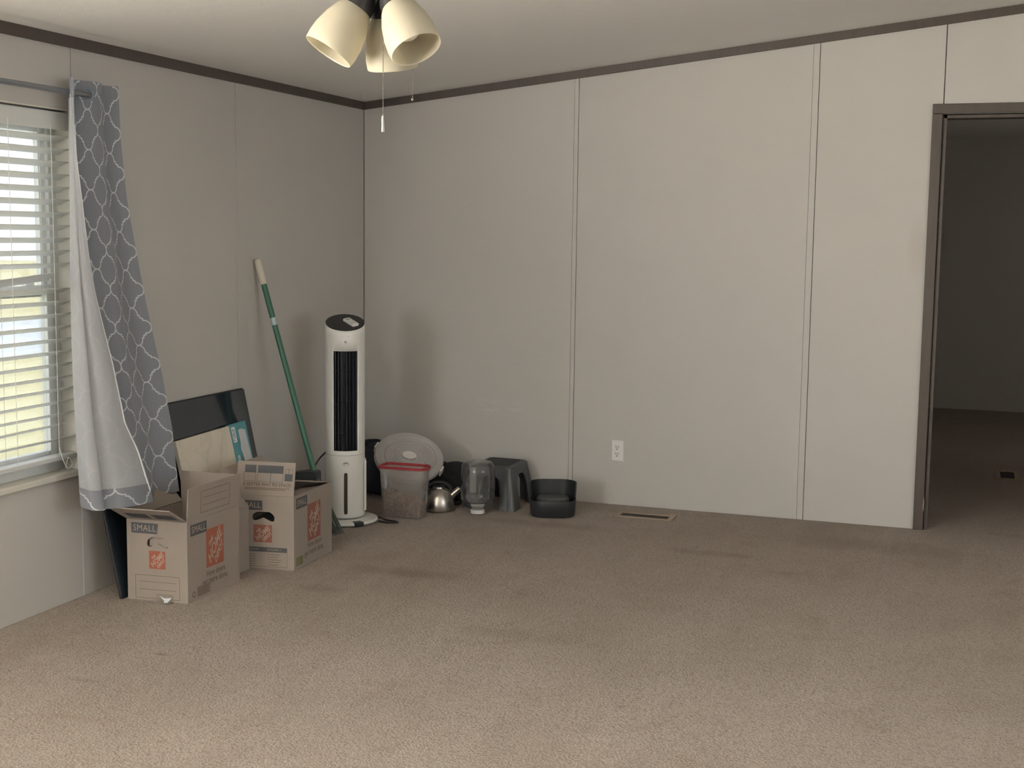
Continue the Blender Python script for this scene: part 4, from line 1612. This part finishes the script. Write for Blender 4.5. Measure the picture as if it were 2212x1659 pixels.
obj('valve_pin', lathe(B(), [(0.0, 0.0), (0.005, 0.0005), (0.005, 0.006)], 12), pmat('grey_pin', (0.5, 0.5, 0.48), 0.5), bot)
obj('highlight_band', loft_rr(B(), [(0.016, 0.006, 0.004, 0.125), (0.018, 0.009, 0.005, 0.20), (0.016, 0.006, 0.004, 0.255)], cap1=True), clear_mat('bottle_highlight', (0.9, 0.9, 0.9), 0.32, (0.72, 0.70, 0.68), 0.1, 0.1), bot, smooth=True).location = (-0.02, -0.072, 0)  # pale band shaped as the reflection running down the bottle

# ------------------------------------------------------------------ step stool
M_STOOL = pmat('dark_grey_stool_plastic', (0.070, 0.072, 0.075), 0.45, 0.08, 20)
M_TREAD = pmat('stool_tread', (0.035, 0.036, 0.038), 0.8, 0.1, 200, 0.4, 300)
stool = thing('step_stool', 'dark grey plastic step stool against the wall', 'stool', (0.895, -0.215, 0.0), 0.0)
TX, TY, BXh, BYh, HS = 0.105, 0.128, 0.142, 0.172, 0.215


def stool_side(ax_, sgn):
    """one flared side with an arch between its two legs"""
    top, bot_ = (TX, BXh) if ax_ == 'x' else (TY, BYh)
    nt, nb_ = (TY, BYh) if ax_ == 'x' else (TX, BXh)
    b_ = B()

    def pt(u_, z):
        f = z / HS
        half_ = bot_ + (top - bot_) * f
        n_ = nb_ + (nt - nb_) * f
        n_ = n_ * sgn
        return (u_ * half_, n_, z) if ax_ == 'x' else (n_, u_ * half_, z)
    outer_ = [(-1, 0.0), (-1, HS), (1, HS), (1, 0.0), (0.42, 0.0)]
    arch = [(0.46, 0.06), (0.52, 0.11), (0.45, 0.150), (0.28, 0.168), (0, 0.172), (-0.28, 0.168), (-0.45, 0.150), (-0.52, 0.11), (-0.46, 0.06), (-0.42, 0.0)]
    vs_ = [b_.verts.new(pt(u_, z)) for u_, z in outer_ + arch]
    es = [b_.edges.new((vs_[i], vs_[(i + 1) % len(vs_)])) for i in range(len(vs_))]
    bmesh.ops.triangle_fill(b_, edges=es, use_beauty=True)
    o_ = obj('side', b_, M_STOOL, stool)
    s_ = o_.modifiers.new('thick', 'SOLIDIFY')
    s_.thickness = 0.007
    s_.offset = 0
    return o_


for ax_ in 'xy':
    for sg in (-1, 1):
        stool_side(ax_, sg)
obj('top', loft_rr(B(), [(TX + 0.004, TY + 0.004, 0.02, HS - 0.006), (TX + 0.003, TY + 0.003, 0.022, HS + 0.004), (TX - 0.006, TY - 0.006, 0.02, HS + 0.009)], cap1=True), M_STOOL, stool, smooth=True)
obj('tread', loft_rr(B(), [(TX - 0.018, TY - 0.018, 0.02, HS + 0.009), (TX - 0.020, TY - 0.020, 0.02, HS + 0.0105)], cap1=True), M_TREAD, stool)
for sx_, sy_ in ((1, -1), (1, 1), (-1, -1), (-1, 1)):
    b = B()
    lv = []
    for z, k, wd in ((0.0, 0.0, 0.026), (0.08, 0.37, 0.020), (HS - 0.01, 0.95, 0.016)):
        cx_ = (BXh + (TX - BXh) * k) - wd * 0.75
        cy_ = (BYh + (TY - BYh) * k) - wd * 0.75
        lv.append([b.verts.new((sx_ * (cx_ + x), sy_ * (cy_ + y), z)) for x, y in rrect(-wd, wd, -wd, wd, wd * 0.6, 4)])
    for A_, C_ in zip(lv, lv[1:]):
        for i in range(len(A_)):
            j = (i + 1) % len(A_)
            b.faces.new((A_[i], A_[j], C_[j], C_[i]))
    b.faces.new(lv[0])
    b.faces.new(lv[-1])
    obj('leg', b, M_STOOL, stool, smooth=True)

# ------------------------------------------------------------------ pet feeder tub
M_FEED = pmat('black_feeder_plastic', (0.022, 0.024, 0.027), 0.4, 0.1, 20)
M_FEED2 = pmat('charcoal_insert', (0.060, 0.060, 0.060), 0.5, 0.08, 20)
fd = thing('pet_feeder', 'black oval pet feeder tub with a raised back', 'pet bowl', (1.245, -0.385, 0.0), 0.33)
HX, HYd = 0.117, 0.083


def oval(hx, hy, n=48):
    return rrect(-hx, hx, -hy, hy, min(hx, hy) * 0.97, n // 4)


def oloft(levels, cap0=True, cap1=False):
    b_ = B()
    rs_ = [[b_.verts.new((x, y, z)) for x, y in oval(hx, hy)] for hx, hy, z in levels]
    for A_, C_ in zip(rs_, rs_[1:]):
        for i in range(len(A_)):
            j = (i + 1) % len(A_)
            b_.faces.new((A_[i], A_[j], C_[j], C_[i]))
    if cap0:
        b_.faces.new(rs_[0][::-1])
    if cap1:
        b_.faces.new(rs_[-1])
    return b_


obj('tub', oloft([(HX - 0.008, HYd - 0.008, 0.0), (HX - 0.002, HYd - 0.002, 0.010), (HX + 0.002, HYd + 0.002, 0.082), (HX + 0.001, HYd + 0.001, 0.085), (HX - 0.004, HYd - 0.004, 0.084), (HX - 0.006, HYd - 0.006, 0.055), (HX - 0.010, HYd - 0.010, 0.045)], True, True), M_FEED, fd, smooth=True)
ov = oval(HX, HYd, 48)
back = [(x, y) for x, y in ov if y > -0.030]
back.sort(key=lambda p: (math.atan2(p[1], p[0]) + PI / 2) % (2 * PI))
b = B()
sheets = []
for k in (0.0, 1.0):
    rows_ = []
    for x, y in back:
        sc_ = 1.0 - 0.045 * k
        edge = min(1.0, max(0.0, (y + 0.034) / 0.03))
        hh = 0.092 + 0.080 * math.sqrt(max(0.0, 1 - (1 - edge) ** 2)) if edge < 1 else 0.172
        lo_ = 0.080 if y > -0.005 else 0.098
        fl_ = 1.03
        rows_.append((b.verts.new((x * sc_, y * sc_, lo_)), b.verts.new((x * sc_ * fl_, y * sc_ * fl_, hh))))
    sheets.append(rows_)
for rows_ in sheets:
    for p0, p1 in zip(rows_, rows_[1:]):
        b.faces.new((p0[0], p1[0], p1[1], p0[1]))
for i in range(len(back) - 1):
    for e in (0, 1):
        b.faces.new((sheets[0][i][e], sheets[0][i + 1][e], sheets[1][i + 1][e], sheets[1][i][e]))
for i in (0, len(back) - 1):
    b.faces.new((sheets[0][i][0], sheets[0][i][1], sheets[1][i][1], sheets[1][i][0]))
obj('raised_back', b, M_FEED, fd, smooth=True)
obj('insert', oloft([(0.080, 0.056, 0.046), (0.083, 0.058, 0.090), (0.076, 0.052, 0.099), (0.040, 0.025, 0.102)], True, True), M_FEED2, fd, smooth=True)

# ------------------------------------------------------------------ floor register
M_REG = pmat('tan_register_frame', (0.33, 0.255, 0.185), 0.5, 0.1)
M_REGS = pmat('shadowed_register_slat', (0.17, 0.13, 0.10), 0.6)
M_REGD = pmat('dark_duct', (0.012, 0.011, 0.010), 0.8)
reg = thing('floor_register', 'tan slotted floor vent in the carpet near the outlet', 'vent', (1.690, -0.236, 0.0))
rg = B()
holed(rg, rect(-0.152, 0.152, -0.066, 0.066), rect(-0.124, 0.124, -0.038, 0.038)[::-1], 0.0005, 0.006, 'z')
obj('frame', rg, M_REG, reg, bevel=0.002)
obj('duct', boxes((-0.124, 0.124, -0.038, 0.038, 0.0003, 0.0012)), M_REGD, reg)
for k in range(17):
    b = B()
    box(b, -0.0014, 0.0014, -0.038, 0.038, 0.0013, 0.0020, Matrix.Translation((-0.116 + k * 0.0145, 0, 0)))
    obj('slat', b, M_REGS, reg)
reg2 = thing('floor_register', 'small dark floor vent in the dim room beyond the doorway', 'vent', (3.46, 1.75, 0.0))
rg = B()
holed(rg, rect(-0.066, 0.066, -0.15, 0.15), rect(-0.040, 0.040, -0.124, 0.124)[::-1], 0.0005, 0.006, 'z')
obj('frame', rg, M_REG, reg2)
obj('duct', boxes((-0.040, 0.040, -0.124, 0.124, 0.0003, 0.0012)), M_REGD, reg2)

# ------------------------------------------------------------------ wall outlet
M_OUT = pmat('white_outlet_plastic', (0.80, 0.79, 0.76), 0.35, 0.03)
outl = thing('wall_outlet', 'white double wall outlet low on the end wall', 'outlet', (1.478, 0.0, 0.289))
b = B()
lv = []
for hx, hz, y in ((0.0335, 0.0560, -0.0002), (0.0335, 0.0560, -0.003), (0.028, 0.0500, -0.0072)):
    lv.append([b.verts.new((x, y, z)) for x, z in ((-hx, -hz), (hx, -hz), (hx, hz), (-hx, hz))])
for A_, C_ in zip(lv, lv[1:]):
    for i in range(4):
        b.faces.new((A_[i], A_[(i + 1) % 4], C_[(i + 1) % 4], C_[i]))
b.faces.new(lv[0][::-1])
b.faces.new(lv[-1])
obj('cover_plate', b, M_OUT, outl)
rf = obj('receptacle', boxes((-0.0165, 0.0165, -0.0088, -0.0070, -0.0335, 0.0335)), M_OUT, outl, bevel=0.0008)
for zc in (0.018, -0.018):
    obj('slot', boxes((-0.0082, -0.0050, -0.0092, -0.0086, zc - 0.001, zc + 0.0090)), M_INK, rf)
    obj('slot', boxes((0.0050, 0.0080, -0.0092, -0.0086, zc, zc + 0.0086)), M_INK, rf)
    obj('slot', prism(B(), [(0.0034 * math.cos(2 * PI * i / 10), zc - 0.0085 + 0.0034 * math.sin(2 * PI * i / 10)) for i in range(10)], -0.0092, -0.0086), M_INK, rf)

# ------------------------------------------------------------------ ceiling fan with light kit
M_BRONZE = pmat('oil_rubbed_bronze', (0.030, 0.028, 0.030), 0.35, 0.15, 30, metal=0.4)
M_BLADE = pmat('dark_walnut_blade', (0.075, 0.048, 0.034), 0.5, 0.2, 8)


def shade_mat():
    m, t, p, out = blank('cream_frosted_glass')
    n = t.noise(t.coord(), 18)
    col = t.mix(n, c4((0.62, 0.575, 0.465)), c4((0.67, 0.625, 0.51)))
    t.put(p.inputs['Base Color'], col)
    p.inputs['Roughness'].default_value = 0.5
    tl = t.new('ShaderNodeBsdfTranslucent')
    t.put(tl.inputs[0], col)
    mx = t.new('ShaderNodeMixShader')
    mx.inputs[0].default_value = 0.52
    t.l.new(p.outputs[0], mx.inputs[1])
    t.l.new(tl.outputs[0], mx.inputs[2])
    t.l.new(mx.outputs[0], out.inputs[0])
    return m


M_SHADE = shade_mat()
FXc, FYc = 1.898, -3.852
zc_ = ceil_z(FXc)
fan = thing('ceiling_fan', 'dark bronze ceiling fan with three cream glass light shades', 'ceiling fan', (FXc, FYc, 0.0))
obj('canopy', lathe(B(), [(0.0, zc_ + 0.02), (0.085, zc_ + 0.012), (0.085, zc_ - 0.03), (0.06, zc_ - 0.045), (0.0, zc_ - 0.045)][::-1], 40), M_BRONZE, fan, smooth=True)
obj('motor', lathe(B(), [(0.0, 2.085), (0.09, 2.085), (0.118, 2.11), (0.122, 2.17), (0.11, 2.22), (0.06, 2.255), (0.05, zc_ - 0.04), (0.0, zc_ - 0.04)], 48), M_BRONZE, fan, smooth=True)
obj('switch_housing', lathe(B(), [(0.0, 1.985), (0.045, 1.985), (0.058, 1.995), (0.060, 2.06), (0.050, 2.085), (0.0, 2.085)], 40), M_BRONZE, fan, smooth=True)
yaw_v = math.atan2(0.331, 0.943)          # direction to the right as the photographer sees it
for k in range(5):
    a = yaw_v + math.radians(67) + k * 2 * PI / 5
    Mx = Matrix.Rotation(a, 4, 'Z') @ Matrix.Translation((0, 0, 2.088)) @ Matrix.Rotation(math.radians(11), 4, 'X')
    b = B()
    box(b, 0.10, 0.20, -0.018, 0.018, -0.004, 0.002, Mx)
    arm = obj('blade_arm', b, M_BRONZE, fan, bevel=0.002)
    b = B()
    pts = [(0.17, -0.055), (0.62, -0.066), (0.655, -0.052), (0.665, 0.0), (0.655, 0.052), (0.62, 0.066), (0.17, 0.055)]
    prism(b, pts, 0.003, 0.010, 'z', Mx)
    obj('blade', b, M_BLADE, fan)
shade_prof = [(0.030, 0.0), (0.034, -0.004), (0.043, -0.020), (0.053, -0.048), (0.0595, -0.080), (0.0610, -0.105), (0.0595, -0.124), (0.0585, -0.126), (0.0570, -0.124), (0.0585, -0.105), (0.0570, -0.080), (0.0505, -0.048), (0.0405, -0.020), (0.030, -0.004)]
M_BULB = pmat('frosted_bulb', (0.84, 0.76, 0.66), 0.4)
for ang, tl_, rad, zz in ((math.radians(196), 33, 0.048, 1.936), (math.radians(72), 16, 0.040, 1.930), (math.radians(318), 32, 0.052, 1.938)):
    a = yaw_v + ang
    Mx = Matrix.Translation((0, 0, zz)) @ Matrix.Rotation(a, 4, 'Z') @ Matrix.Translation((rad, 0, 0)) @ Matrix.Rotation(-math.radians(tl_), 4, 'Y')
    sk = lathe(B(), [(0.0, 0.060), (0.014, 0.058), (0.020, 0.040), (0.030, 0.022), (0.037, 0.004), (0.038, -0.012), (0.034, -0.014), (0.0, -0.010)], 28, Mx)
    s_ = obj('light_socket', sk, M_BRONZE, fan, smooth=True)
    sh = lathe(B(), shade_prof, 48, Mx @ Matrix.Translation((0, 0, -0.004)), cap0=False, cap1=False)
    obj('glass_shade', sh, M_SHADE, fan, smooth=True)
    bl = lathe(B(), [(0.013, -0.008), (0.015, -0.030), (0.027, -0.055), (0.030, -0.072), (0.024, -0.090), (0.010, -0.099), (0.0, -0.100)], 24, Mx)
    obj('bulb', bl, M_BULB, fan, smooth=True)
    b = B()
    p0 = Mx @ Vector((0, 0, 0.05))
    tube(b, [(0.02 * math.cos(a), 0.02 * math.sin(a), 2.01), tuple(p0)], 0.013, 12)
    obj('light_arm', b, M_BRONZE, fan, smooth=True)
M_CHAIN = pmat('bead_chain_metal', (0.16, 0.14, 0.12), 0.4, metal=0.6)
M_FOB = pmat('nickel_fob', (0.36, 0.35, 0.33), 0.35, metal=0.8)


def chain(x, y, z0, z1, fob):
    b_ = B()
    n_ = int((z0 - z1) / 0.0036)
    for i in range(n_):
        z = z0 - i * 0.0036
        lathe(b_, [(0.0, z - 0.0016), (0.0016, z), (0.0, z + 0.0016)], 6, Matrix.Translation((x, y, 0)))
    tube(b_, [(x, y, z0), (x, y, z1)], 0.0005, 4)
    c_ = obj('pull_chain', b_, M_CHAIN, fan)
    if fob:
        obj('fob', lathe(B(), [(0.0, z1 - 0.036), (0.0036, z1 - 0.036), (0.0040, z1 - 0.033), (0.0040, z1 - 0.004), (0.0028, z1), (0.0, z1)], 16, Matrix.Translation((x, y, 0))), M_FOB, c_, smooth=True)
    else:
        obj('fob', lathe(B(), [(0.0, z1 - 0.008), (0.003, z1 - 0.006), (0.003, z1 - 0.002), (0.0, z1)], 12, Matrix.Translation((x, y, 0))), M_CHAIN, c_, smooth=True)


rv = Vector((0.943, 0.331, 0))
dv = Vector((-0.331, 0.943, 0))
p1 = rv * 0.013 - dv * 0.055
chain(p1.x, p1.y, 1.995, 1.684, True)
p2 = rv * 0.072 + dv * 0.045
chain(p2.x, p2.y, 1.995, 1.735, False)
